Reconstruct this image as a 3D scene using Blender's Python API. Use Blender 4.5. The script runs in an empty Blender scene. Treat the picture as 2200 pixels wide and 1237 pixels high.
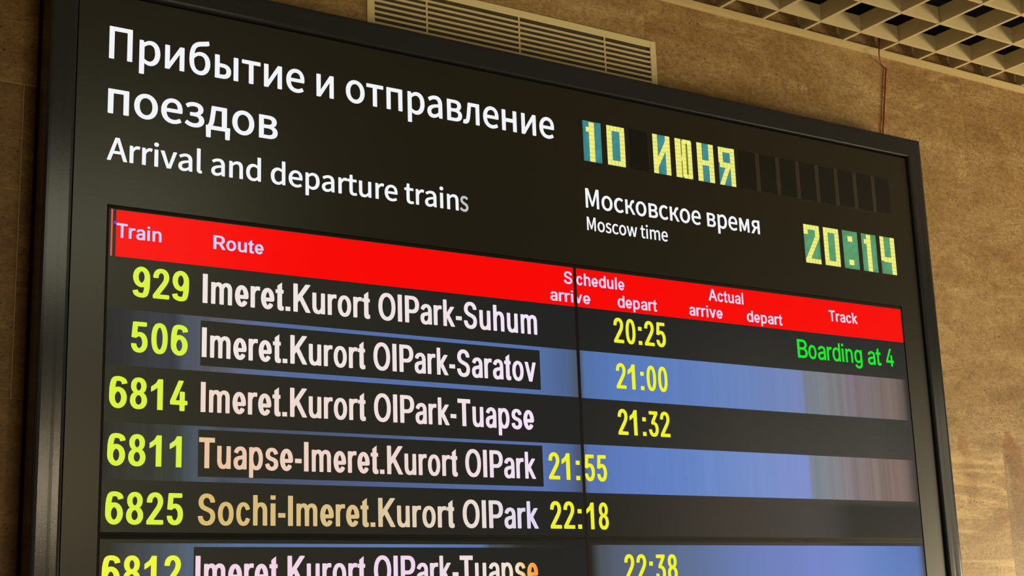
import bpy, bmesh, math, random
from mathutils import Matrix, Vector
from mathutils.geometry import tessellate_polygon

# ------------------------------------------------------------------ camera, world, lights, exposure
scene = bpy.context.scene
COL = scene.collection
ZC = 1.75                                  # eye height; all heights below are relative to the eye


def lin(c):
    return tuple(((v / 255) / 12.92 if v / 255 <= .04045 else ((v / 255 + .055) / 1.055) ** 2.4) for v in c)


YAW, PITCH, ROLL, FPX = 0.5850302, 0.22905204, -0.0347852, 3179.517
cy, sy, cp, sp, cr, sr = math.cos(YAW), math.sin(YAW), math.cos(PITCH), math.sin(PITCH), math.cos(ROLL), math.sin(ROLL)
fwd = Vector((sy * cp, cy * cp, sp)); rgt = Vector((cy, -sy, 0)); upv = rgt.cross(fwd)
r2 = cr * rgt + sr * upv; u2 = -sr * rgt + cr * upv
cd = bpy.data.cameras.new('camera'); cam = bpy.data.objects.new('camera', cd); COL.objects.link(cam)
cd.sensor_width = 36; cd.lens = 36 * FPX / 2200; cd.clip_start = .05
cam.matrix_world = Matrix(((r2.x, u2.x, -fwd.x, 0), (r2.y, u2.y, -fwd.y, -2.5), (r2.z, u2.z, -fwd.z, ZC), (0, 0, 0, 1)))
scene.camera = cam

wd = bpy.data.worlds.new('hall_ambient'); scene.world = wd; wd.use_nodes = True
wd.node_tree.nodes['Background'].inputs[0].default_value = (1.0, .74, .38, 1)
wd.node_tree.nodes['Background'].inputs[1].default_value = .07


def area(name, loc, target, sx, sz, power, col):
    l = bpy.data.lights.new(name, 'AREA'); l.shape = 'RECTANGLE'; l.size = sx; l.size_y = sz; l.energy = power; l.color = col
    o = bpy.data.objects.new(name, l); COL.objects.link(o); o.location = (loc[0], loc[1], loc[2] + ZC)
    d = Vector((target[0] - loc[0], target[1] - loc[1], target[2] - loc[2]))
    o.rotation_euler = d.to_track_quat('-Z', 'Y').to_euler()
    return o


area('wall_washer_lamp', (6.6, -1.7, -.6), (3.3, .07, .2), 1.6, 1.6, 275, (1, .84, .53))
area('left_reflection_light', (1.28, -2.0, 1.27), (.72, 0, .6), .95, .36, 3.6, (.96, .93, .62))  # unseen light added for the bright reflection on the panel's left
area('right_reflection_light', (7.0, -3.6, .8), (3, 0, .5), 1.2, 1.0, 7, (1, .88, .60))  # also added, unseen, for the paler reflection at the panel's right end
area('low_fill_light', (1.4, -4.0, -1.4), (3.2, -.3, 1.5), 2.0, 1.5, 55, (1, .85, .55))  # added fill from below for grid undersides and left-facing bars, like floor bounce
area('spot_lamp', (2.15, -5.2, .80), (1.0, 0, .3), .2, .2, 10, (1, .82, .50))
scene.view_settings.view_transform = 'Standard'
scene.view_settings.look = 'None'
scene.view_settings.exposure = 0
scene.view_settings.gamma = 1
scene.view_settings.use_curve_mapping = False

# ------------------------------------------------------------------ helpers
rng = random.Random(7)


class MB:
    """collects faces; build() links them as ONE mesh object"""
    def __init__(self, base=(0, 0, 0)):
        self.v = []; self.f = []; self.c = []; self.base = base; self.mi = []

    def quad(self, pts, col=(0, 0, 0), m=0):
        b = len(self.v); self.v += [tuple(p) for p in pts]; self.f.append(tuple(range(b, b + len(pts))))
        self.c.append([col] * len(pts) if not isinstance(col, list) else col); self.mi.append(m)

    def box(self, x0, x1, y0, y1, z0, z1, col=(0, 0, 0), m=0):
        P = lambda i, j, k: ((x0, x1)[i], (y0, y1)[j], (z0, z1)[k])
        for q in (((0, 0, 0), (1, 0, 0), (1, 0, 1), (0, 0, 1)), ((1, 1, 0), (0, 1, 0), (0, 1, 1), (1, 1, 1)),
                  ((0, 1, 0), (0, 0, 0), (0, 0, 1), (0, 1, 1)), ((1, 0, 0), (1, 1, 0), (1, 1, 1), (1, 0, 1)),
                  ((0, 0, 1), (1, 0, 1), (1, 1, 1), (0, 1, 1)), ((0, 1, 0), (1, 1, 0), (1, 0, 0), (0, 0, 0))):
            self.quad([P(*i) for i in q], col, m)

    def build(self, name, mats, parent=None, bevel=0, smooth=False, weld=False):
        me = bpy.data.meshes.new(name)
        b = Vector(self.base) if parent is None else Vector(parent.get('_b', (0, 0, 0)))
        off = Vector((0, 0, ZC)) if parent is None and self.base == (0, 0, 0) else Vector((0, 0, 0))
        me.from_pydata([tuple(Vector(p) - b + off) for p in self.v], [], self.f)
        at = me.color_attributes.new('tone', 'FLOAT_COLOR', 'CORNER')
        k = 0
        for cs in self.c:
            for c in cs:
                at.data[k].color = (*c, 1); k += 1
        if not isinstance(mats, (list, tuple)): mats = [mats]
        for m in mats: me.materials.append(m)
        for p, i in zip(me.polygons, self.mi):
            p.material_index = i; p.use_smooth = smooth
        if weld or bevel:
            bm = bmesh.new(); bm.from_mesh(me); bmesh.ops.remove_doubles(bm, verts=bm.verts, dist=1e-6); bm.to_mesh(me); bm.free()
        o = bpy.data.objects.new(name, me); COL.objects.link(o)
        if parent is None:
            if self.base != (0, 0, 0): o.location = (b.x, b.y, b.z + ZC)
        else:
            o.parent = parent
        if bevel:
            md = o.modifiers.new('bevel', 'BEVEL'); md.width = bevel; md.segments = 2; md.limit_method = 'ANGLE'
        return o


def empty(name, base, label, cat):
    o = bpy.data.objects.new(name, None); COL.objects.link(o); o.location = (base[0], base[1], base[2] + ZC)
    o['_b'] = base; o['label'] = label; o['category'] = cat; o.empty_display_size = .1
    return o


def sub(o, parent):
    """let a part pass its thing's base on to its own sub-parts"""
    o['_b'] = tuple(parent['_b']); return o


# ------------------------------------------------------------------ materials
def nodes(name):
    m = bpy.data.materials.new(name); m.use_nodes = True
    return m, m.node_tree, m.node_tree.nodes['Principled BSDF']


def plain(name, srgb, rough=.5, metal=0, spec=.5, bump=0, bscale=200, vary=0):
    m, nt, b = nodes(name); N = nt.nodes; L = nt.links
    b.inputs['Roughness'].default_value = rough; b.inputs['Metallic'].default_value = metal
    b.inputs['Specular IOR Level'].default_value = spec
    tc = N.new('ShaderNodeTexCoord'); no = N.new('ShaderNodeTexNoise'); no.inputs['Scale'].default_value = bscale
    L.new(tc.outputs['Object'], no.inputs['Vector'])
    mx = N.new('ShaderNodeMix'); mx.data_type = 'RGBA'
    c = lin(srgb); mx.inputs['A'].default_value = (*[v * (1 - vary) for v in c], 1); mx.inputs['B'].default_value = (*[v * (1 + vary) for v in c], 1)
    L.new(no.outputs['Fac'], mx.inputs['Factor']); L.new(mx.outputs['Result'], b.inputs['Base Color'])
    if bump:
        bp = N.new('ShaderNodeBump'); bp.inputs['Strength'].default_value = bump; bp.inputs['Distance'].default_value = .002
        L.new(no.outputs['Fac'], bp.inputs['Height']); L.new(bp.outputs['Normal'], b.inputs['Normal'])
    return m


def lit(name, rough=.28, spec=.11, mottled=0):
    """lit pixels / back-lit film: emission takes the colour stored on the mesh"""
    m, nt, b = nodes(name); N = nt.nodes; L = nt.links
    b.inputs['Base Color'].default_value = (.004, .004, .004, 1); b.inputs['Roughness'].default_value = rough
    b.inputs['Specular IOR Level'].default_value = spec
    a = N.new('ShaderNodeVertexColor'); a.layer_name = 'tone'
    out = a.outputs['Color']
    if mottled:
        tc = N.new('ShaderNodeTexCoord'); no = N.new('ShaderNodeTexNoise'); no.inputs['Scale'].default_value = 60; no.inputs['Detail'].default_value = 4
        L.new(tc.outputs['Object'], no.inputs['Vector'])
        mr = N.new('ShaderNodeMapRange'); mr.inputs['From Min'].default_value = .3; mr.inputs['From Max'].default_value = .7
        mr.inputs['To Min'].default_value = 1 - mottled; mr.inputs['To Max'].default_value = 1 + mottled
        L.new(no.outputs['Fac'], mr.inputs['Value'])
        vm = N.new('ShaderNodeVectorMath'); vm.operation = 'SCALE'
        L.new(out, vm.inputs[0]); L.new(mr.outputs['Result'], vm.inputs['Scale']); out = vm.outputs['Vector']
    L.new(out, b.inputs['Emission Color']); b.inputs['Emission Strength'].default_value = 1
    return m


def travertine():
    m, nt, b = nodes('travertine'); N = nt.nodes; L = nt.links
    b.inputs['Roughness'].default_value = .48; b.inputs['Specular IOR Level'].default_value = .3
    geo = N.new('ShaderNodeNewGeometry'); at = N.new('ShaderNodeVertexColor'); at.layer_name = 'tone'
    sep = N.new('ShaderNodeSeparateColor'); L.new(at.outputs['Color'], sep.inputs['Color'])
    # every slab is cut from another place of the block
    off = N.new('ShaderNodeVectorMath'); off.operation = 'MULTIPLY_ADD'
    L.new(at.outputs['Color'], off.inputs[0]); off.inputs[1].default_value = (37, 11, 23); L.new(geo.outputs['Position'], off.inputs[2])

    def noise(scale, st, detail=5, rough=.6, dist=0):
        mp = N.new('ShaderNodeMapping'); mp.inputs['Scale'].default_value = st; L.new(off.outputs['Vector'], mp.inputs['Vector'])
        n = N.new('ShaderNodeTexNoise'); n.inputs['Scale'].default_value = scale; n.inputs['Detail'].default_value = detail
        n.inputs['Roughness'].default_value = rough; n.inputs['Distortion'].default_value = dist
        L.new(mp.outputs['Vector'], n.inputs['Vector']); return n.outputs['Fac']

    def ramp(src, stops):
        r = N.new('ShaderNodeValToRGB'); e = r.color_ramp.elements
        while len(e) < len(stops): e.new(.5)
        for q, (p, c) in zip(e, stops):
            q.position = p; q.color = (*c, 1)
        L.new(src, r.inputs['Fac']); return r.outputs['Color']

    def mixc(kind, fac, a_, b_):
        x = N.new('ShaderNodeMix'); x.data_type = 'RGBA'; x.blend_type = kind; x.clamp_factor = True
        for s, v in (('Factor', fac), ('A', a_), ('B', b_)):
            if isinstance(v, (float, int)): x.inputs[s].default_value = v
            elif isinstance(v, tuple): x.inputs[s].default_value = (*v, 1)
            else: L.new(v, x.inputs[s])
        return x.outputs['Result']

    def math2(op, a_, b_):
        x = N.new('ShaderNodeMath'); x.operation = op
        for i, v in enumerate((a_, b_)):
            if isinstance(v, (float, int)): x.inputs[i].default_value = v
            else: L.new(v, x.inputs[i])
        return x.outputs[0]

    bed = noise(1.0, (2.2, 1, 9), 8, .62, .6)
    base = ramp(bed, [(.30, lin((158, 124, 78))), (.46, lin((178, 146, 98))), (.58, lin((190, 160, 112))), (.74, lin((206, 180, 134)))])
    cloud = noise(7, (1, 1, 1.6), 6, .65, .8)
    col = mixc('MULTIPLY', .55, base, ramp(cloud, [(.32, lin((205, 190, 165))), (.62, (1, 1, 1))]))
    grain = noise(130, (1, 1, 1.5), 3, .7)
    col = mixc('MULTIPLY', .5, col, ramp(grain, [(.35, lin((190, 178, 160))), (.6, (1, 1, 1))]))
    mott = noise(70, (1, 1, 1.3), 7, .72, .5)
    col = mixc('MULTIPLY', .6, col, ramp(mott, [(.36, lin((178, 162, 138))), (.60, (1, 1, 1))]))
    # pale crystalline veins following the bedding
    vein = noise(2.6, (1.6, 1, 8), 9, .7, 1.6)
    d = math2('ABSOLUTE', math2('SUBTRACT', vein, .5), 0)
    vr = ramp(d, [(.0, (1, 1, 1)), (.012, (.25, .25, .25)), (.03, (0, 0, 0))])
    vm = math2('MULTIPLY', vr, ramp(noise(3.2, (1, 1, 3), 3), [(.5, (0, 0, 0)), (.62, (.7, .7, .7))]))
    col = mixc('MIX', vm, col, lin((214, 190, 145)))
    lay = noise(1.0, (1.2, 1, 9), 5, .6, 1.1)
    lm = ramp(math2('ABSOLUTE', math2('SUBTRACT', lay, .5), 0), [(.0, (1, 1, 1)), (.025, (.5, .5, .5)), (.07, (0, 0, 0))])
    strong = math2('GREATER_THAN', sep.outputs['Red'], .7)
    col = mixc('MIX', math2('MULTIPLY', math2('MULTIPLY', lm, strong), .42), col, lin((222, 196, 142)))
    # open pits: scattered short dark holes
    zone = ramp(noise(3.2, (1, 1, 2.2), 4, .6), [(.40, (0, 0, 0)), (.58, (1, 1, 1))])
    pitm = None
    for sc, thr, keep, rot in ((170, .19, .70, .5), (95, .19, .80, -.5)):
        mp = N.new('ShaderNodeMapping'); mp.inputs['Scale'].default_value = (1, .0, 1.7); mp.inputs['Rotation'].default_value = (0, rot, 0); L.new(off.outputs['Vector'], mp.inputs['Vector'])
        wv = N.new('ShaderNodeTexNoise'); wv.inputs['Scale'].default_value = 60; L.new(mp.outputs['Vector'], wv.inputs['Vector'])
        ad = N.new('ShaderNodeVectorMath'); ad.operation = 'MULTIPLY_ADD'; L.new(wv.outputs['Color'], ad.inputs[0]); ad.inputs[1].default_value = (.012, 0, .012); L.new(mp.outputs['Vector'], ad.inputs[2])
        vo = N.new('ShaderNodeTexVoronoi'); vo.inputs['Scale'].default_value = sc; L.new(ad.outputs['Vector'], vo.inputs['Vector'])
        sp_ = N.new('ShaderNodeSeparateColor'); L.new(vo.outputs['Color'], sp_.inputs['Color'])
        size = math2('MULTIPLY', math2('MULTIPLY', math2('GREATER_THAN', sp_.outputs['Red'], keep), sp_.outputs['Green']), thr * 1.7)
        hole = math2('MULTIPLY', math2('GREATER_THAN', size, vo.outputs['Distance']), 1)
        pitm = hole if pitm is None else math2('MAXIMUM', pitm, hole)
    pitm = math2('MULTIPLY', pitm, math2('ADD', math2('MULTIPLY', zone, .9), .1))
    col = mixc('MIX', math2('MULTIPLY', pitm, .80), col, lin((66, 48, 26)))
    # slab tone
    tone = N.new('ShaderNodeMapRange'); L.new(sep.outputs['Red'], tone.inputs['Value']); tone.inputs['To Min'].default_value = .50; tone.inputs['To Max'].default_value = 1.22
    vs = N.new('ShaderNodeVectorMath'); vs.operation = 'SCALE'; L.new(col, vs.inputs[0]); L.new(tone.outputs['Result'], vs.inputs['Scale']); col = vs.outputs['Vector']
    br = math2('LESS_THAN', sep.outputs['Red'], .1)  # darkest slabs: warm dim light of the left wall tinted into the stone
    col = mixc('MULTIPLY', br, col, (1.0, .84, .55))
    # rusty water stains running down the stone
    px = N.new('ShaderNodeSeparateXYZ'); L.new(geo.outputs['Position'], px.inputs['Vector'])
    wob = math2('MULTIPLY', math2('SUBTRACT', noise(16, (1, 1, 1), 3), .5), .03)
    stain = None
    for sx_, sz_, rx_, rz_, k in ((3.099, .437, .020, .032, .75), (3.112, .352, .026, .075, .38), (3.283, .437, .026, .045, .85),
                                  (3.305, .33, .034, .12, .75), (3.222, .262, .036, .034, .5), (3.30, .24, .05, .05, .5), (3.262, .2, .02, .06, .25)):
        ex = math2('DIVIDE', math2('SUBTRACT', math2('ADD', px.outputs['X'], wob), sx_), rx_)
        ez = math2('DIVIDE', math2('SUBTRACT', math2('ADD', px.outputs['Z'], wob), sz_ + ZC), rz_)
        q = math2('ADD', math2('MULTIPLY', ex, ex), math2('MULTIPLY', ez, ez))
        mr = N.new('ShaderNodeMapRange'); mr.inputs['From Min'].default_value = 1.25; mr.inputs['From Max'].default_value = .75
        mr.inputs['To Max'].default_value = k; L.new(q, mr.inputs['Value'])
        stain = mr.outputs['Result'] if stain is None else math2('MAXIMUM', stain, mr.outputs['Result'])
    col = mixc('MULTIPLY', stain, col, lin((218, 182, 100)))
    L.new(col, b.inputs['Base Color'])
    bp = N.new('ShaderNodeBump'); bp.inputs['Strength'].default_value = .5; bp.inputs['Distance'].default_value = .003
    h = math2('SUBTRACT', math2('MULTIPLY', grain, .25), pitm)
    L.new(h, bp.inputs['Height']); L.new(bp.outputs['Normal'], b.inputs['Normal'])
    return m


M_STONE = travertine()
M_GROUT = plain('pale_grout', (172, 146, 98), .8, vary=.15, bscale=60)
M_GRID = plain('beige_grid_paint', (188, 172, 132), .55, spec=.3, vary=.06, bscale=40)
M_VOID = plain('dark_void', (13, 14, 17), .9, spec=.1, vary=.3, bscale=6)  # near-black, for the slab and the wall row above the grid
M_TRIM = plain('beige_trim_paint', (178, 160, 116), .5, spec=.3, vary=.06, bscale=40)
M_GRILLE = plain('cream_grille_paint', (205, 190, 142), .45, spec=.4, vary=.04, bscale=60)
M_SLAT = plain('cream_slat_paint', (196, 178, 138), .45, spec=.4, vary=.04, bscale=60)
M_DUCT = plain('dark_duct', (62, 56, 38), .8, spec=.2, vary=.5, bscale=18)
M_FRAME = plain('anthracite_metal', (40, 42, 46), .17, .15, .45, bump=.035, bscale=600, vary=.05)
M_GASKET = plain('black_rubber', (6, 6, 6), .7, spec=.2)
M_PANEL = plain('black_film_glass', (33, 32, 26), .30, 0, .5, vary=.04, bscale=30)
M_PANEL2 = plain('dark_window_film', (12, 12, 9), .40, 0, .35, vary=.1, bscale=30)
M_MULLION = plain('window_divider_film', (42, 40, 33), .42, 0, .5, vary=.05, bscale=30)
M_BEZEL = plain('black_bezel', (9, 9, 8), .5, spec=.15)
M_LCD = lit('lcd_pixels')
M_LETTER = lit('backlit_white_film', .45, .3)
M_CELL = lit('backlit_cell_film', .4, .3, .06)
M_RED = plain('red_cable_sheath', (128, 26, 14), .5, spec=.4, vary=.1, bscale=80)
M_FLOOR = plain('hall_floor_stone', (150, 132, 105), .35, spec=.5, vary=.1, bscale=3)


def setk(o, k):
    o['kind'] = k; return o


# ------------------------------------------------------------------ the hall: wall, ceiling, floor
YW = .076
TOPZ = 2.05
w = MB()
zs = [-ZC, -1.297, -.724, -.151, .422, .995, 1.568, TOPZ]
g = .0003
w.quad([(-2.5, YW + .0003, -ZC), (7, YW + .0003, -ZC), (7, YW + .0003, TOPZ), (-2.5, YW + .0003, TOPZ)], (0, 0, 0), 1)
starts = [.99, .665, .99, .665, .9935, .665, .9825, .665]
TONE = {(3, 4): .62, (4, 3): .66, (5, 4): .52, (5, 5): .55}
for r in range(7):
    joints = [starts[r + 1 if r else 1] + 1.13 * k for k in range(-4, 7)]
    if r == 3: joints = [.9935 + 1.13 * k for k in range(-4, 7)]          # row below .422
    if r == 4: joints = [.665 + 1.13 * k for k in range(-4, 7)]           # row .422 - .995
    if r == 5: joints = [.9825 + 1.13 * k for k in range(-4, 7)]          # row above .995
    for i in range(len(joints) - 1):
        g = .0008 if joints[i + 1] < 1.9 and r >= 4 else .0003
        x0, x1 = max(joints[i], -2.5) + g, min(joints[i + 1], 7) - g
        if x1 <= x0: continue
        tone = rng.uniform(.3, .6)
        xm = (joints[i] + joints[i + 1]) / 2
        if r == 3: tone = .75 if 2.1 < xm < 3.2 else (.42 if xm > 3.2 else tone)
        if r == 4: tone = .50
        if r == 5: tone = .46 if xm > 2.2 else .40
        if joints[i + 1] < 1.9: tone = .04  # left slabs: weaker light there is put into the stone tone
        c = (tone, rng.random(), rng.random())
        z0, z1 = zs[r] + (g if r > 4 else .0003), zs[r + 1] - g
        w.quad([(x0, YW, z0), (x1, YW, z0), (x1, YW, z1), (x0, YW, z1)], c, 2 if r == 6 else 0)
        for a_, b_ in (((x0, z0), (x1, z0)), ((x1, z0), (x1, z1)), ((x1, z1), (x0, z1)), ((x0, z1), (x0, z0))):
            w.quad([(a_[0], YW, a_[1]), (a_[0], YW + .0003, a_[1]), (b_[0], YW + .0003, b_[1]), (b_[0], YW, b_[1])], c, 0)
w.box(-2.5, 7, YW + .0004, YW + .25, -ZC, TOPZ, (0, 0, 0), 1)
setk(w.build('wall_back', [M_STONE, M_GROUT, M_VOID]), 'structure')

f = MB(); f.box(-2.5, 7, -8, YW + .25, -ZC - .1, -ZC); setk(f.build('floor', M_FLOOR), 'structure')

c = MB(); c.box(-2.5, 7, -8, YW + .25, TOPZ, TOPZ + .1)
ceiling = setk(c.build('ceiling', M_VOID), 'structure'); ceiling['_b'] = (0, 0, -ZC)
# open-cell lattice panels, four by four cells, hung under the dark slab
ZB, HB, TB, PX, PY, X0 = 1.4955, .044, .0095, .1432, .140, 2.913


def lattice(kx, ky):
    m = MB()
    xa = X0 + PX * 4 * kx; xb = xa + PX * 4 - .0028
    ya = -PY * 4 * ky; top = .0715 if ky == 0 else PY * .5 + ya
    yb = ya - PY * 3.5
    for i in range(4):
        x = xa + i * PX
        m.box(x, x + TB, yb, top, ZB, ZB + HB)
    for j in range(4):
        y = ya - j * PY
        m.box(xa + TB * .5, xb, y - TB / 2, y + TB / 2, ZB + .0004, ZB + HB - .0004)
    return m.build('grid_panel', M_GRID, ceiling)


for kx in range(-6, 6):
    for ky in range(0, 3):
        lattice(kx, ky)
t = MB()
t.box(-2.5, 7, YW - .0025, YW - .0002, 1.4825, 1.4915); t.box(-2.5, 7, YW - .019, YW - .0002, 1.4918, 1.4945); t.box(-2.5, 7, YW - .0012, YW - .0002, 1.4914, 1.4919)
setk(t.build('trim_1', M_TRIM), 'structure')

# ------------------------------------------------------------------ ventilation grille above the board
GX0, GX1, GZ0, GZ1 = 1.363, 2.1405, 1.19, 1.3685
vent = empty('ventilation_grille', (GX0, YW, GZ0), 'cream slatted air grille in the stone wall just above the departure board', 'air vent')
m = MB(); W_ = .0172
for x0, x1, z0, z1 in ((GX0, GX0 + W_, GZ0, GZ1), (GX1 - W_, GX1, GZ0, GZ1), (GX0 + W_, GX1 - W_, GZ1 - W_, GZ1), (GX0 + W_, GX1 - W_, GZ0, GZ0 + W_)):
    m.box(x0, x1, YW - .004, YW - .0004, z0, z1)
m.build('frame', M_GRILLE, vent, bevel=.0012)
m = MB()
m.quad([(GX0 + W_, YW - .0006, GZ0 + W_), (GX1 - W_, YW - .0006, GZ0 + W_), (GX1 - W_, YW - .0006, GZ1 - W_), (GX0 + W_, YW - .0006, GZ1 - W_)])
m.build('duct_opening', M_DUCT, vent)
m = MB()
for k in range(11):
    z = 1.3392 - .01264 * k - .0005
    m.box(GX0 + W_, GX1 - W_, YW - .0036, YW - .0012, z - .0023, z + .0025)
m.build('slats', M_SLAT, vent)
for x in (1.509, 1.7485, 1.9883):
    m = MB(); m.box(x - .0022, x + .0022, YW - .0022, YW - .0008, GZ0 + W_, GZ1 - W_); m.build('divider', M_SLAT, vent)

# ------------------------------------------------------------------ red cable
def tube(m, pts, r, n=10):
    P = [Vector(p) for p in pts]; rings = []
    for i, p in enumerate(P):
        d = (P[min(i + 1, len(P) - 1)] - P[max(i - 1, 0)]).normalized()
        a = d.cross(Vector((0, 1, 0))).normalized(); b_ = d.cross(a).normalized()
        rings.append([p + r * (math.cos(2 * math.pi * k / n) * a + math.sin(2 * math.pi * k / n) * b_) for k in range(n)])
    for A, B in zip(rings, rings[1:]):
        for k in range(n):
            m.quad([A[k], A[(k + 1) % n], B[(k + 1) % n], B[k]])
    m.quad(rings[0][::-1]); m.quad(rings[-1])


def spline(ctrl, n=6):
    out = []
    C_ = [Vector(p) for p in ctrl]; C_ = [2 * C_[0] - C_[1]] + C_ + [2 * C_[-1] - C_[-2]]
    for i in range(1, len(C_) - 2):
        a, b_, c_, d = C_[i - 1:i + 3]
        for k in range(n):
            t_ = k / n
            out.append(.5 * ((2 * b_) + (c_ - a) * t_ + (2 * a - 5 * b_ + 4 * c_ - d) * t_ ** 2 + (3 * b_ - a - 3 * c_ + d) * t_ ** 3))
    return out + [C_[-2]]


m = MB((2.905, YW, 1.19))
tube(m, spline([(2.903, .056, 2.0), (2.903, .052, 1.7), (2.9015, .049, 1.55), (2.896, .047, 1.515), (2.8915, .0475, 1.485), (2.899, .055, 1.471), (2.914, .0645, 1.462), (2.934, .0725, 1.4555), (2.9405, .0725, 1.449),
                (2.934, .0725, 1.42), (2.929, .0725, 1.39), (2.921, .0725, 1.35), (2.912, .0725, 1.30), (2.9045, .0725, 1.265), (2.902, .0725, 1.20)], 8), .0019)
cab = m.build('cable', M_RED, smooth=True)
cab['label'] = 'thin red cable hanging down the stone wall from the ceiling grid to the board'; cab['category'] = 'cable'

# ------------------------------------------------------------------ departure board
BX0, BX1, BZ0, BZ1 = .684, 2.952, -.46, 1.223
board = empty('departure_board', (1.818, 0, BZ0), 'large black railway arrivals and departures board with dark metal frame on the stone wall', 'departure board')
prof = [(0, .040), (0, -.0030), (.0012, -.0052), (.0045, -.0064), (.0090, -.0068), (.0180, -.0069), (.0270, -.0068), (.0330, -.0070), (.0440, -.0071), (.0478, -.0066), (.0496, -.0046), (.0502, -.0018), (.0502, .014)]
m = MB()
loops = [[(BX0 + u, y, BZ0 + u), (BX1 - u, y, BZ0 + u), (BX1 - u, y, BZ1 - u), (BX0 + u, y, BZ1 - u)] for u, y in prof]
for A, B in zip(loops, loops[1:]):
    for k in range(4):
        m.quad([A[k], A[(k + 1) % 4], B[(k + 1) % 4], B[k]])
m.build('frame', M_FRAME, board)
m = MB(); m.box(BX0 + .003, BX1 - .003, .0405, YW - .0004, BZ0 + .003, BZ1 - .003); m.box(BX0 + .046, BX1 - .046, .030, .040, BZ0 + .046, BZ1 - .046)
m.build('housing', M_GASKET, board)
PX0, PX1, PZ1 = .7372, 2.897, 1.168
m = MB(); m.box(PX0, PX1, 0, .004, .7799, PZ1); m.build('header_panel', M_PANEL, board)
SX0, SX1, SZ1, SZ0 = .7985, 2.8295, .7680, -.385
m = MB()
for x0, x1, z0, z1 in ((PX0, SX0, SZ0 - .02, .7798), (SX1, PX1, SZ0 - .02, .7798), (SX0, SX1, SZ1, .7798), (SX0, SX1, SZ0 - .02, SZ0)):
    m.box(x0, x1, 0, .004, z0, z1)
m.build('screen_surround', M_PANEL, board)


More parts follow.
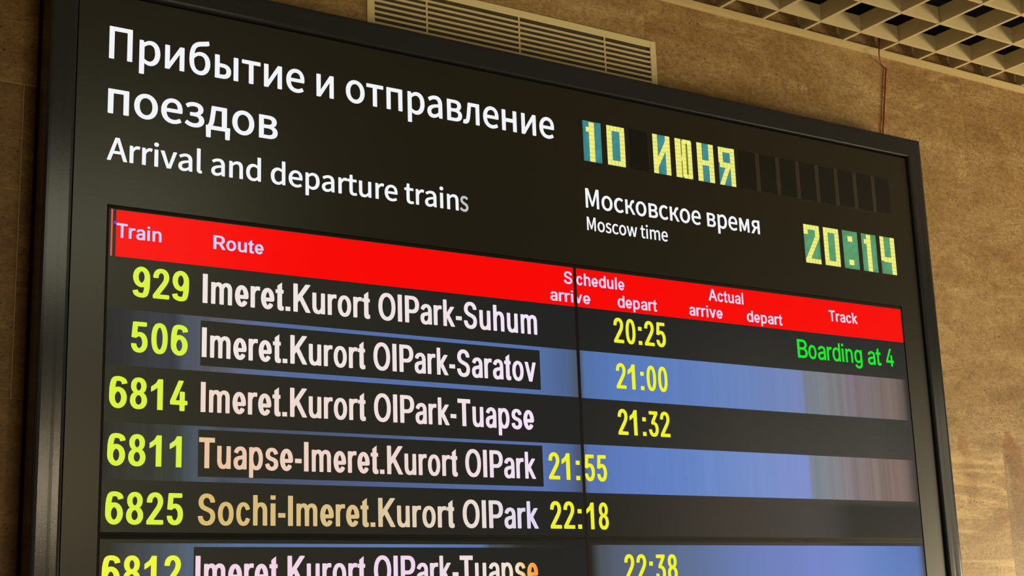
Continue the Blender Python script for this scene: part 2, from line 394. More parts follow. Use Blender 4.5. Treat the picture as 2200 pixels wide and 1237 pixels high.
# outlines of the letters used (advance, closed loops of x,y in thousandths of the cap height)
GLYPH = {"H":{" ":[0.3056,[]],
"A":[0.8295,[[488,1015,341,1015,324,1005,-14,5,-9,-11,5,-15,131,-15,148,-10,244,285,250,291,575,290,675,-10,691,-15,824,-15,844,-5,506,1000,500,1010],[411,828,536,425,530,420,292,420,288,425]]],
"M":[1.1078,[[986,1010,971,1015,817,1015,799,1005,558,317,551,325,309,1005,292,1015,138,1015,122,1010,117,1000,117,0,122,-10,138,-15,250,-15,267,-10,272,0,271,700,489,100,496,90,509,86,600,86,614,95,831,694,836,680,832,555,832,0,838,-11,852,-15,971,-15,986,-10,991,0,991,1000]]],
"a":[0.7681,[[675,-9,680,2,676,522,665,582,646,637,614,687,579,722,528,752,472,769,402,775,318,767,262,753,185,723,95,672,92,657,140,572,157,562,171,565,268,617,325,635,381,641,416,638,444,628,472,607,498,567,513,487,507,481,325,448,244,422,178,391,122,348,87,303,69,257,59,192,64,142,76,102,100,57,126,27,160,2,199,-17,248,-29,297,-33,374,-22,441,2,528,54,536,-3,546,-13,661,-15],[514,362,514,187,493,168,423,122,353,100,290,103,267,112,242,132,224,172,225,227,236,257,261,287,325,325,381,343,458,360,507,367]]],
"c":[0.6958,[[675,67,676,82,621,167,610,174,589,171,512,120,449,102,386,106,344,121,316,138,280,172,255,212,236,257,225,307,220,367,224,427,239,487,256,527,281,565,316,600,351,622,386,634,449,639,498,625,568,578,589,577,659,663,662,677,617,715,568,744,526,760,463,773,428,775,351,768,281,747,216,712,162,667,114,607,79,537,57,457,50,367,57,282,77,202,110,132,152,77,210,27,274,-6,344,-26,421,-33,521,-18,589,9]]],
"d":[0.8458,[[730,1099,597,1101,576,1092,576,715,513,751,429,773,394,775,324,767,265,747,205,712,151,662,109,602,79,537,58,457,51,372,57,282,73,202,101,132,136,77,184,30,240,-4,310,-26,373,-32,415,-30,452,-23,513,1,590,50,597,-3,611,-14,723,-15,741,-3,741,1082,739,1092],[408,103,366,107,331,119,297,142,271,172,251,207,236,252,225,307,222,372,226,432,238,482,256,527,280,567,310,599,345,622,380,635,415,640,457,635,492,625,534,602,573,572,574,197,534,155,492,126,450,108]]],
"e":[0.7558,[[477,768,400,775,337,768,267,745,211,712,155,663,113,607,79,537,57,457,50,367,57,282,78,202,113,132,156,77,211,30,274,-3,351,-26,428,-33,533,-20,631,16,684,47,689,57,644,147,631,155,612,152,533,112,484,100,400,101,351,115,316,134,283,162,256,197,235,242,217,322,225,326,694,326,713,337,719,412,715,487,700,557,673,622,640,672,596,715,540,748],[217,447,237,522,259,562,283,592,309,614,342,632,372,642,407,645,472,632,498,617,523,592,542,562,556,527,567,452,561,445]]],
"i":[0.3752,[[120,-15,253,-15,267,-10,272,0,272,740,267,750,253,756,120,755,105,745,105,0,110,-10],[93,1015,86,975,92,940,110,910,141,888,190,879,232,887,267,910,286,940,292,975,285,1015,264,1045,232,1064,190,1072,146,1065,113,1045]]],
"l":[0.3874,[[119,1100,107,1092,105,1082,107,107,124,42,139,17,161,-4,217,-29,259,-33,301,-29,343,-18,350,-8,331,92,315,103,283,102,273,127,272,1087,266,1097,252,1101]]],
"m":[1.2633,[[1167,-5,1168,470,1164,540,1155,595,1136,650,1108,695,1073,730,1036,753,980,770,924,775,882,771,847,762,784,732,686,653,651,706,623,732,560,763,518,772,469,775,399,763,336,734,259,675,248,745,238,754,126,756,105,745,105,0,112,-11,126,-15,252,-15,271,-5,272,530,315,576,360,610,399,629,434,635,469,632,505,615,534,575,545,540,553,455,553,0,559,-10,574,-15,700,-15,718,-5,719,530,763,575,808,610,847,629,882,635,917,632,954,615,983,575,994,540,1002,450,1003,-5,1015,-14,1029,-15,1148,-15]]],
"n":[0.8322,[[733,-10,739,0,735,535,725,595,708,645,679,695,644,730,602,754,553,769,490,775,448,772,378,752,311,715,259,673,248,745,238,754,126,756,109,750,105,740,106,-5,126,-15,252,-15,271,-5,272,530,317,575,364,610,406,629,455,636,504,627,525,615,553,575,565,540,572,450,574,-5,595,-15,721,-15]]],
"o":[0.8267,[[414,-33,484,-26,554,-5,617,30,671,77,714,132,748,202,770,282,777,367,770,457,749,537,715,607,668,667,616,712,554,747,484,768,414,775,344,768,274,747,211,712,155,664,112,607,78,537,57,457,50,367,57,282,78,202,113,132,155,77,211,29,274,-5,344,-26],[414,640,456,634,491,621,524,597,552,567,575,529,593,482,604,427,608,367,604,312,593,257,576,212,551,172,523,142,491,120,456,107,414,101,372,106,337,119,304,142,276,172,252,212,235,257,224,312,220,367,224,427,235,482,253,529,276,567,303,597,337,621,372,634]]],
"p":[0.8458,[[112,-324,126,-327,252,-327,271,-317,273,28,336,-7,392,-26,455,-33,518,-26,587,-2,644,32,693,78,738,143,767,208,788,293,795,383,789,468,776,538,750,608,717,663,672,711,616,746,553,767,483,775,441,772,406,765,343,741,259,690,249,743,238,754,126,756,107,748,105,-312],[448,640,490,635,525,623,555,603,580,573,598,538,612,493,623,378,619,318,608,263,589,213,565,173,537,143,504,120,469,107,427,103,378,110,336,127,293,153,272,173,272,548,319,588,364,616,406,633]]],
"r":[0.5293,[[119,-14,252,-15,271,-5,273,475,312,550,335,580,378,615,399,625,434,633,469,631,504,621,525,626,553,740,546,755,511,769,469,775,420,772,385,763,322,728,259,665,248,745,238,754,126,756,105,745,105,0]]],
"s":[0.6385,[[25,77,88,32,161,-3,240,-25,317,-33,387,-28,447,-13,499,11,535,37,563,67,591,112,605,157,609,202,602,257,587,297,566,327,531,362,492,388,267,487,235,517,225,557,232,592,254,622,289,641,317,646,359,647,401,638,443,620,499,584,520,585,587,667,590,677,583,687,534,721,478,748,413,767,338,775,275,770,219,756,170,733,135,708,106,677,80,632,68,592,64,552,69,502,86,460,109,427,170,377,247,339,352,298,406,267,432,242,443,222,447,177,430,137,402,112,373,101,324,94,268,100,219,115,168,142,114,181,100,183,86,175,26,92]]],
"t":[0.5143,[[163,964,147,952,134,757,30,748,19,742,16,732,19,632,37,625,126,622,126,227,137,127,152,82,176,42,205,12,247,-13,296,-27,394,-30,506,-3,516,12,488,112,464,118,422,103,387,98,359,101,332,112,316,127,305,147,294,192,292,227,292,622,485,627,494,637,494,742,478,755,293,757,289,957,275,964]]],
"u":[0.8281,[[101,752,94,737,97,207,108,142,123,97,152,47,188,12,232,-13,283,-28,346,-33,416,-23,458,-9,520,27,570,71,580,-3,589,-13,703,-15,722,-8,723,747,703,756,577,756,561,747,559,222,514,169,469,132,423,111,381,105,332,113,307,127,279,167,268,202,261,287,259,747,241,756]]],
"v":[0.7108,[[1,750,-2,735,265,-5,284,-15,445,-11,453,0,713,745,704,754,690,756,571,756,550,745,361,167,354,174,167,745,151,756,18,756]]],
"w":[1.0941,[[17,745,227,-10,240,-15,387,-15,407,-5,548,528,687,-5,709,-15,856,-15,877,-6,1078,735,1075,750,1059,756,940,756,918,745,779,191,633,740,625,752,492,756,478,753,470,745,324,195,184,745,163,756,37,756]]],
"М":[1.1078,[[986,1010,971,1015,817,1015,799,1005,558,317,551,325,309,1005,292,1015,138,1015,122,1010,117,1000,117,0,122,-10,138,-15,250,-15,267,-10,272,0,271,700,489,100,496,90,509,86,600,86,614,95,831,694,836,680,832,555,832,0,838,-11,852,-15,971,-15,986,-10,991,0,991,1000]]],
"П":[0.9836,[[861,-10,867,0,866,1005,845,1015,138,1015,122,1010,117,1000,118,-5,138,-15,264,-15,278,-11,284,0,285,876,691,879,699,875,699,0,705,-10,719,-15,845,-15]]],
"а":[0.7681,[[675,-9,680,2,676,522,665,582,646,637,614,687,579,722,528,752,472,769,402,775,318,767,262,753,185,723,95,672,92,657,140,572,157,562,171,565,268,617,325,635,381,641,416,638,444,628,472,607,498,567,513,487,507,481,325,448,244,422,178,391,122,348,87,303,69,257,59,192,64,142,76,102,100,57,126,27,160,2,199,-17,248,-29,297,-33,374,-22,441,2,528,54,536,-3,546,-13,661,-15],[514,362,514,187,493,168,423,122,353,100,290,103,267,112,242,132,224,172,225,227,236,257,261,287,325,325,381,343,458,360,507,367]]],
"б":[0.8295,[[432,-33,502,-25,572,-2,628,32,677,77,720,137,750,202,770,282,777,367,771,447,755,512,727,577,691,629,643,672,586,704,523,722,460,728,418,726,376,718,313,696,236,645,239,687,261,767,288,822,325,862,366,887,425,909,663,956,705,971,740,991,744,1002,720,1117,705,1128,607,1098,432,1065,341,1038,264,1001,192,942,136,862,94,752,69,617,61,447,68,337,84,247,113,167,158,92,206,42,268,2,348,-25],[432,101,383,106,341,122,306,147,277,182,254,227,236,282,225,352,222,427,222,478,278,540,327,576,355,589,425,603,467,599,502,587,533,567,558,542,579,507,594,467,607,367,603,307,593,257,574,207,554,172,528,142,495,118,467,107]]],
"в":[0.7735,[[109,750,105,740,106,-5,126,-15,490,-12,546,-2,595,13,648,40,683,70,712,110,730,160,736,210,731,255,707,315,664,360,604,395,644,420,668,445,684,470,701,520,703,555,697,605,682,645,658,678,623,707,581,729,525,745,476,752,126,756],[270,105,271,325,399,326,476,319,532,296,560,265,571,220,561,170,546,147,511,122,448,106],[269,635,434,635,490,622,521,600,533,580,540,540,531,500,504,470,462,452,392,445,272,445]]],
"д":[0.8104,[[681,753,212,756,192,748,138,333,115,218,102,178,77,133,58,117,23,115,9,103,21,-262,30,-274,149,-277,170,-267,171,-22,177,-15,632,-15,636,-267,646,-275,660,-277,765,-277,784,-267,797,103,779,116,695,116,689,123,689,738],[520,625,523,118,233,117,266,203,286,288,328,623]]],
"е":[0.7558,[[477,768,400,775,337,768,267,745,211,712,155,663,113,607,79,537,57,457,50,367,57,282,78,202,113,132,156,77,211,30,274,-3,351,-26,428,-33,533,-20,631,16,684,47,689,57,644,147,631,155,612,152,533,112,484,100,400,101,351,115,316,134,283,162,256,197,235,242,217,322,225,326,694,326,713,337,719,412,715,487,700,557,673,622,640,672,596,715,540,748],[217,447,237,522,259,562,283,592,309,614,342,632,372,642,407,645,472,632,498,617,523,592,542,562,556,527,567,452,561,445]]],
"з":[0.6958,[[38,67,112,18,182,-11,259,-28,336,-33,406,-27,455,-17,508,2,560,31,601,67,630,107,649,152,655,202,651,247,629,307,606,337,560,373,519,392,567,428,592,457,615,502,624,562,618,607,601,652,574,689,539,719,490,746,441,762,385,772,294,773,217,762,175,749,115,722,56,683,58,667,107,587,119,581,137,582,224,629,301,644,385,638,420,623,439,607,457,572,460,547,458,522,440,487,406,463,371,451,308,445,217,445,203,440,197,427,197,342,203,331,217,326,357,324,427,309,462,286,476,267,489,217,477,167,458,142,420,116,357,99,294,98,224,112,175,133,123,167,105,170,92,162,38,82]]],
"и":[0.8608,[[751,-10,756,0,756,740,752,750,735,756,616,756,603,750,266,235,261,245,268,400,267,745,259,753,245,756,126,756,109,750,105,740,106,-5,126,-15,245,-15,259,-9,595,504,600,495,593,340,594,-5,616,-15,735,-15]]],
"к":[0.7585,[[754,-10,758,5,510,390,583,560,608,600,637,621,686,620,702,630,725,750,721,760,686,773,630,774,574,760,539,740,512,715,471,655,378,451,371,450,273,452,272,740,267,750,245,756,126,756,109,750,105,740,105,0,110,-10,126,-15,252,-15,271,-5,272,315,280,319,378,319,385,315,588,-10,602,-15,735,-15]]],
"л":[0.809,[[-4,-13,8,-21,57,-31,134,-26,169,-14,203,7,232,37,255,72,275,117,299,222,346,617,351,625,537,622,537,-3,547,-13,561,-15,687,-15,701,-8,701,749,680,756,232,756,211,748,151,262,138,192,119,147,99,126,71,117,36,123,18,112]]],
"м":[0.9645,[[109,750,105,740,105,0,110,-10,126,-15,238,-15,257,-5,258,335,254,445,259,458,422,65,441,55,525,55,544,65,707,461,710,450,706,335,707,-5,728,-15,840,-15,856,-10,861,0,861,740,857,750,840,756,700,756,679,747,536,400,490,271,483,270,434,400,287,749,266,756,126,756]]],
"н":[0.8581,[[747,-10,752,0,752,740,749,749,735,756,609,756,595,753,587,745,583,455,280,454,272,455,271,745,252,756,126,756,109,750,105,740,106,-5,126,-15,252,-15,271,-5,273,315,581,315,586,310,587,-5,609,-15,735,-15]]],
"о":[0.8267,[[414,-33,484,-26,554,-5,617,30,671,77,714,132,748,202,770,282,777,367,770,457,749,537,715,607,668,667,616,712,554,747,484,768,414,775,344,768,274,747,211,712,155,664,112,607,78,537,57,457,50,367,57,282,78,202,113,132,155,77,211,29,274,-5,344,-26],[414,640,456,634,491,621,524,597,552,567,575,529,593,482,604,427,608,367,604,312,593,257,576,212,551,172,523,142,491,120,456,107,414,101,372,106,337,119,304,142,276,172,252,212,235,257,224,312,220,367,224,427,235,482,253,529,276,567,303,597,337,621,372,634]]],
"п":[0.8431,[[733,-10,739,0,739,740,735,750,714,756,126,756,109,750,105,740,106,-5,126,-15,252,-15,271,-5,273,623,567,625,572,620,574,-5,595,-15,721,-15]]],
"р":[0.8458,[[112,-324,126,-327,252,-327,271,-317,273,28,336,-7,392,-26,455,-33,518,-26,587,-2,644,32,693,78,738,143,767,208,788,293,795,383,789,468,776,538,750,608,717,663,672,711,616,746,553,767,483,775,441,772,406,765,343,741,259,690,249,743,238,754,126,756,107,748,105,-312],[448,640,490,635,525,623,555,603,580,573,598,538,612,493,623,378,619,318,608,263,589,213,565,173,537,143,504,120,469,107,427,103,378,110,336,127,293,153,272,173,272,548,319,588,364,616,406,633]]],
"с":[0.6958,[[675,67,676,82,621,167,610,174,589,171,512,120,449,102,386,106,344,121,316,138,280,172,255,212,236,257,225,307,220,367,224,427,239,487,256,527,281,565,316,600,351,622,386,634,449,639,498,625,568,578,589,577,659,663,662,677,617,715,568,744,526,760,463,773,428,775,351,768,281,747,216,712,162,667,114,607,79,537,57,457,50,367,57,282,77,202,110,132,152,77,210,27,274,-6,344,-26,421,-33,521,-18,589,9]]],
"т":[0.7012,[[285,-15,418,-14,427,-10,433,0,433,620,439,625,663,625,677,629,683,640,683,740,677,751,663,756,40,756,19,745,19,640,26,629,40,625,264,625,267,620,267,0,272,-10]]],
"ы":[1.0273,[[112,752,105,740,106,-5,126,-15,420,-12,490,2,539,20,581,45,619,80,645,120,665,180,670,235,665,295,648,345,623,385,580,425,539,449,483,468,420,480,273,484,271,745,252,756,126,756],[910,-14,923,0,922,745,903,756,770,755,757,740,757,0,763,-10,777,-15],[272,115,272,355,343,356,413,349,448,339,483,313,497,290,507,235,497,180,480,155,448,132,413,121]]],
"я":[0.7831,[[672,752,658,756,329,752,273,743,224,728,175,703,136,670,109,630,91,580,85,520,99,440,119,400,161,352,245,300,33,10,28,0,34,-10,49,-15,189,-15,205,-10,405,275,413,278,512,275,512,0,518,-10,539,-15,658,-15,673,-10,679,0,679,740],[512,400,378,401,322,414,294,430,264,465,255,490,254,545,274,585,297,605,350,624,413,630,512,630]]]},"R":{" ":[0.2757,[]],
"-":[0.3302,[[40,270,291,270,291,420,40,420]]],
".":[0.2757,[[48,0,227,0,227,150,48,150]]],
"I":[0.2757,[[52,0,224,0,224,1000,52,1000]]],
"K":[0.7159,[[706,8,708,17,408,564,707,982,707,990,673,1000,547,1000,517,993,232,594,231,988,222,996,197,1000,92,1000,69,993,64,985,65,11,79,3,106,0,204,0,231,11,232,331,295,419,302,417,528,8,561,0,680,0]]],
"O":[0.7715,[[385,-13,469,-2,538,27,594,72,640,130,678,204,707,292,723,390,729,501,723,609,707,707,679,795,641,869,595,927,535,975,469,1003,385,1013,301,1002,237,975,177,927,132,869,93,795,65,707,48,609,42,501,48,390,65,292,94,204,132,130,178,72,235,27,301,-2],[385,129,354,135,317,156,284,188,253,236,229,292,212,360,200,501,212,641,229,707,254,766,283,811,315,843,350,864,385,872,420,864,454,845,487,813,518,766,542,710,560,641,572,501,560,360,543,292,518,233,488,188,455,156,419,135]]],
"P":[0.6614,[[74,5,101,0,199,0,220,3,233,11,234,355,388,356,441,363,486,376,524,395,567,429,600,469,626,519,644,577,654,657,651,741,638,802,611,869,580,914,535,953,486,979,437,993,367,1000,101,1000,76,996,66,988,66,13],[234,492,234,863,367,864,404,855,430,839,455,810,481,744,487,651,481,612,467,567,436,522,395,496,360,491]]],
"S":[0.6614,[[333,1013,270,1007,216,990,171,963,125,918,89,857,72,804,65,746,67,680,76,637,93,595,123,550,155,518,226,473,377,410,410,388,431,367,449,338,458,301,457,256,447,211,426,174,394,142,354,124,319,122,277,138,243,168,218,213,207,277,201,282,172,288,74,288,53,283,46,274,53,213,73,145,98,97,130,57,172,24,221,0,277,-13,333,-17,396,-11,446,2,494,26,536,61,569,102,592,150,611,219,615,280,610,341,600,383,575,436,546,473,507,508,468,531,328,590,284,613,251,643,230,677,222,743,235,803,271,852,295,868,319,876,361,872,404,844,433,802,448,735,457,727,480,723,571,723,595,727,605,735,600,791,586,844,563,892,526,939,487,972,442,995,389,1009]]],
"T":[0.6059,[[24,1000,24,845,217,845,217,0,389,0,389,845,582,845,582,1000]]],
"a":[0.5513,[[504,5,513,15,512,509,505,580,489,635,450,695,418,721,381,740,333,752,291,756,242,752,190,737,139,708,102,672,68,614,54,561,144,522,186,521,201,530,217,569,243,603,270,622,298,627,325,611,347,580,359,532,359,480,353,467,340,459,221,436,153,414,108,388,76,357,51,309,40,246,42,168,61,97,82,60,116,25,151,3,193,-11,242,-16,291,-12,331,0,361,17,368,6,389,0,480,0],[360,333,357,233,331,165,308,136,284,119,256,113,235,120,209,144,194,181,192,231,205,273,225,296,253,312]]],
"c":[0.5513,[[324,753,268,755,218,746,170,722,133,688,102,643,78,588,59,523,48,449,45,341,51,265,64,194,93,116,122,66,159,26,203,0,261,-14,310,-14,352,-6,387,9,423,34,451,66,476,108,496,158,507,208,499,216,422,246,394,249,374,244,365,236,353,189,334,152,313,129,289,115,268,122,247,142,213,208,192,318,194,439,212,530,229,570,252,604,282,624,296,622,313,612,345,570,365,507,380,499,422,499,499,530,506,538,483,617,443,685,387,731]]],
"e":[0.5513,[[261,741,212,732,165,708,124,671,93,628,67,575,43,495,32,410,30,336,41,251,55,192,75,139,101,91,135,49,177,16,230,-5,275,-10,338,1,394,32,444,86,473,139,443,192,394,199,359,219,323,197,275,127,255,150,237,182,211,267,436,270,471,277,498,293,514,315,518,378,510,469,496,533,467,607,438,655,401,694,355,724,317,737],[205,402,209,453,226,522,250,575,275,605,298,575,322,522,338,458,345,405,338,400]]],
"h":[0.6059,[[70,996,61,985,61,11,75,3,103,0,187,0,215,11,215,448,220,506,232,551,253,591,283,620,313,629,338,617,361,591,378,553,389,503,391,11,425,0,516,0,537,5,545,13,545,498,536,580,511,657,488,694,459,723,425,744,390,756,334,762,292,759,219,731,214,990,180,1000]]],
"i":[0.2757,[[52,0,224,0,224,735,52,735],[52,860,224,860,224,1000,52,1000]]],
"k":[0.5513,[[69,997,55,985,56,11,70,3,97,0,181,1,206,11,207,278,216,292,223,287,375,8,405,0,510,0,538,5,545,16,323,426,530,741,517,749,496,753,391,752,363,745,209,517,207,988,197,996,174,1000]]],
"l":[0.2757,[[52,0,224,0,224,1000,52,1000]]],
"m":[0.8816,[[71,738,72,8,97,0,188,0,209,3,221,11,225,507,234,549,251,585,274,612,300,626,323,614,343,591,362,533,365,11,379,3,405,0,489,0,517,11,519,515,528,554,545,591,570,617,594,626,617,614,637,593,651,562,657,530,660,11,692,0,783,0,809,8,811,538,804,591,791,638,771,677,747,709,698,743,629,759,580,756,534,743,501,725,461,688,442,714,417,735,391,748,349,758,280,753,223,726,213,740,188,746,97,746]]],
"o":[0.6059,[[301,-16,355,-10,409,8,454,40,491,82,520,134,547,215,559,289,563,368,560,449,548,523,520,607,490,659,454,701,408,733,353,751,301,756,252,751,196,732,152,701,116,659,79,588,58,523,46,449,42,368,46,289,59,215,86,134,116,82,152,40,197,8,252,-11],[301,115,278,124,257,142,224,197,203,271,195,368,203,470,224,544,263,604,280,618,301,625,322,620,343,604,382,544,403,470,411,368,403,268,381,194,343,136,322,121]]],
"p":[0.6059,[[65,-268,170,-270,201,-260,203,16,247,-6,296,-15,359,-11,401,2,442,29,477,65,505,113,528,173,548,262,554,344,551,454,534,548,505,627,475,677,429,722,380,746,338,754,282,754,236,743,205,725,193,740,170,746,79,746,52,735,52,-257],[303,116,282,123,263,139,230,191,209,265,200,373,209,478,229,551,266,606,284,619,303,625,323,617,342,601,375,546,397,462,403,373,397,283,375,197,342,142,321,123]]],
"r":[0.3857,[[60,1,165,0,197,11,197,462,204,520,229,575,267,609,291,617,354,611,381,622,382,740,370,751,319,756,270,754,229,743,200,727,188,740,165,746,67,746,39,735,39,13]]],
"s":[0.5513,[[299,755,243,753,204,746,163,730,126,706,97,677,69,633,56,593,49,549,51,496,63,446,79,415,106,381,170,339,313,289,337,271,351,247,358,200,346,160,318,129,285,114,250,118,220,139,198,176,186,218,173,226,131,227,46,202,34,194,42,147,58,105,78,71,104,42,135,19,173,1,257,-15,313,-13,355,-5,398,11,439,37,475,74,498,113,512,155,518,200,516,252,505,299,489,331,462,365,398,407,251,460,228,478,214,499,207,538,214,578,236,609,271,629,297,628,318,614,344,578,359,536,374,528,414,528,495,553,508,562,497,604,478,649,436,704,376,740]]],
"t":[0.3302,[[79,725,79,860,251,985,251,725,307,725,307,595,251,595,251,200,263,150,301,132,311,150,317,18,260,-12,179,-14,114,20,85,80,79,170,79,595,10,595,10,725]]],
"u":[0.6059,[[539,6,545,14,544,735,530,743,509,746,418,745,392,735,386,247,374,200,355,162,327,135,299,122,271,132,246,158,227,198,219,232,215,287,215,733,207,741,187,745,96,746,68,740,61,730,62,232,78,140,110,69,137,38,161,19,201,1,236,-7,278,-10,320,-5,355,6,390,26,396,9,418,1,516,0]]],
"v":[0.5513,[[227,0,325,0,351,10,534,729,532,737,522,743,409,745,380,735,276,305,172,735,160,743,136,746,45,745,17,735,199,13,207,5]]]},"D":{"0":[0.6484,[[324,-13,380,-7,443,20,487,59,522,113,556,203,575,289,586,388,590,499,586,610,575,711,549,819,521,888,486,942,443,981,380,1007,324,1013,268,1007,206,981,163,942,128,888,99,819,74,711,62,610,58,499,62,388,73,289,98,182,127,113,162,59,210,17,268,-7],[324,868,345,854,367,825,398,747,417,640,424,499,417,361,398,253,367,176,345,147,324,133,303,147,281,176,250,253,231,361,224,499,231,640,250,747,281,825,303,854]]],
"1":[0.6484,[[454,0,454,1000,299,1000,220,860,67,745,67,575,166,630,274,715,274,0]]],
"2":[0.6484,[[64,6,94,0,556,0,584,6,595,15,597,126,584,140,556,146,278,147,440,377,512,488,557,578,581,667,585,724,581,781,569,832,549,880,522,922,487,958,447,985,409,1001,353,1012,297,1012,253,1006,203,988,168,967,129,931,101,892,77,841,62,787,55,724,55,700,72,688,192,685,225,694,230,703,239,775,255,817,284,853,318,869,354,856,385,823,404,778,410,721,400,649,363,566,53,114,52,18]]],
"3":[0.6484,[[101,995,86,980,86,873,94,863,129,854,359,852,200,588,199,487,206,477,227,469,332,464,373,439,396,409,411,376,421,331,423,280,416,229,400,188,374,155,339,135,304,137,269,161,240,205,227,271,217,280,199,286,87,287,57,277,52,268,53,247,67,173,87,125,116,80,148,47,193,17,241,-2,297,-12,353,-12,410,-1,479,32,530,80,572,155,592,229,597,292,592,355,575,424,551,475,520,517,479,551,442,570,386,585,570,888,569,983,556,995,528,1000,129,1000]]],
"4":[0.6484,[[452,998,340,999,319,994,306,984,39,320,39,218,53,205,81,199,350,197,350,18,363,6,389,0,487,1,516,12,519,197,585,202,604,209,609,218,608,332,582,344,519,347,519,619,514,628,501,635,389,638,354,627,350,347,224,347,477,978,472,990]]],
"5":[0.6484,[[542,995,513,1000,149,1000,121,995,107,983,69,493,93,480,205,465,233,474,257,499,282,514,307,523,324,521,358,499,382,466,402,421,413,370,415,295,399,220,366,164,345,145,324,134,294,143,261,176,241,217,231,268,223,277,191,285,100,285,72,280,59,268,72,176,108,98,136,62,170,32,205,11,240,-2,296,-12,345,-12,401,-1,448,20,488,50,524,92,552,140,573,196,588,283,586,397,565,487,527,564,475,621,415,655,345,668,253,660,268,853,513,854,545,861,557,873,557,980]]],
"6":[0.6484,[[318,-15,381,-8,423,6,476,38,523,85,558,138,584,203,601,291,602,361,591,432,559,520,525,573,478,620,409,659,360,672,311,675,234,660,248,761,267,838,276,857,297,864,360,862,395,851,419,832,437,760,611,797,596,861,582,896,562,926,529,955,486,981,430,1002,381,1012,311,1016,241,1009,178,985,136,952,103,902,75,808,51,650,45,385,48,285,59,220,82,156,115,99,159,50,209,14,255,-4],[325,523,360,505,393,461,414,403,423,332,415,261,395,203,361,156,325,137,290,154,260,191,236,250,226,320,231,391,250,450,286,503,304,517]]],
"7":[0.6484,[[115,5,143,0,248,0,272,6,283,15,596,865,597,981,584,994,549,1000,94,1000,66,995,53,984,52,874,66,860,94,854,407,853,101,24,101,15]]],
"8":[0.6484,[[325,1013,243,1002,182,972,135,927,96,858,83,810,76,759,83,663,114,583,141,547,170,523,121,484,84,427,59,349,52,274,56,218,69,164,97,104,129,63,170,29,218,5,276,-10,325,-13,374,-9,430,5,479,30,521,65,558,116,579,164,592,218,597,274,590,349,564,427,527,484,478,523,507,547,534,583,564,663,571,759,565,810,551,858,512,927,465,972,405,1002],[325,445,360,430,395,391,416,340,423,280,416,224,396,179,361,143,325,132,287,143,251,179,232,224,225,280,231,340,252,391,288,430],[325,586,295,601,269,634,253,675,247,729,253,783,269,825,294,855,325,870,354,855,379,825,395,783,400,729,394,675,381,639,356,604]]],
"9":[0.6484,[[331,1015,268,1008,226,994,173,962,125,915,91,862,64,797,47,709,47,639,57,568,90,480,124,427,170,380,240,341,289,328,338,325,415,340,400,239,381,162,373,143,352,136,289,138,254,149,230,168,212,240,38,203,53,139,66,104,86,74,119,45,163,19,219,-2,268,-12,338,-16,408,-9,471,15,513,48,545,98,573,192,598,350,604,615,601,715,589,780,566,844,534,901,490,950,440,986,394,1004],[324,477,289,495,256,539,234,597,226,668,233,739,254,797,288,844,324,863,359,846,388,809,412,750,423,680,417,609,398,550,363,497,345,483]]]},"T":{"0":[0.5591,[[281,-13,330,-7,379,16,419,56,449,109,474,178,496,286,506,387,509,498,506,612,496,713,473,821,449,890,419,943,381,983,331,1007,281,1013,228,1007,179,983,140,943,110,890,86,821,64,713,54,612,50,498,54,387,68,260,86,178,110,109,141,56,180,16,225,-6],[281,877,300,861,319,832,347,753,365,641,370,501,365,360,348,249,320,170,301,141,281,124,261,138,241,167,212,249,195,360,189,501,195,641,212,753,227,803,246,843,267,869]]],
"1":[0.5591,[[391,0,391,1000,249,1000,177,860,37,745,37,575,127,630,226,715,226,0]]],
"2":[0.5591,[[52,5,80,0,479,0,507,5,514,13,514,122,507,130,479,136,231,138,377,376,441,490,484,593,501,673,504,744,498,800,486,850,467,895,440,938,409,970,372,993,339,1006,297,1013,255,1012,213,1005,169,985,134,959,103,922,79,877,61,826,47,726,47,705,59,696,164,692,189,699,194,705,201,779,215,821,243,861,276,879,308,864,335,829,352,781,358,723,349,649,318,567,45,106,45,13]]],
"3":[0.5591,[[85,996,74,985,74,879,80,871,108,864,318,863,174,588,173,487,179,479,197,474,283,470,323,442,342,416,358,376,368,329,369,276,363,225,345,175,321,143,291,125,262,127,228,154,203,201,191,268,171,278,73,279,47,270,48,225,58,170,75,122,98,80,127,45,161,19,199,0,241,-10,297,-12,339,-6,401,21,449,66,488,138,508,209,514,270,511,350,500,408,475,472,448,514,413,548,374,570,328,583,491,893,491,988,481,996,458,1000,108,1000]]],
"4":[0.5591,[[391,999,293,999,267,988,34,318,34,214,42,207,69,202,304,201,306,13,314,5,335,0,419,0,446,11,446,201,503,203,525,214,524,328,503,337,446,339,446,620,436,630,335,634,307,625,305,339,186,339,410,985,406,993]]],
"5":[0.5591,[[470,996,442,1000,127,1000,103,996,93,988,59,495,78,485,176,471,197,477,220,503,242,519,267,529,278,527,310,503,333,469,351,421,360,371,362,291,347,215,318,156,281,125,274,123,254,133,225,164,206,204,195,265,190,270,162,277,85,277,62,273,51,265,62,172,77,127,99,85,148,28,183,6,218,-6,274,-13,316,-9,358,3,387,19,423,50,452,90,476,138,494,193,507,281,505,395,486,487,448,572,402,625,351,654,288,665,218,654,213,657,228,863,449,865,476,871,480,879,480,985]]],
"6":[0.5591,[[277,-15,333,-7,375,11,419,44,457,91,485,144,504,203,516,267,519,361,510,432,485,514,454,573,421,614,375,649,333,667,277,675,212,667,224,779,237,844,247,867,256,873,298,876,326,866,354,841,375,760,531,797,508,891,490,920,466,946,424,978,382,998,333,1012,291,1015,221,1009,165,990,124,961,94,920,76,873,61,797,44,644,40,544,42,279,52,214,72,150,110,79,153,32,207,0],[277,534,286,532,304,514,330,467,348,403,355,332,348,256,334,203,305,147,291,132,277,126,252,150,227,197,210,261,204,320,209,391,225,455,251,508]]],
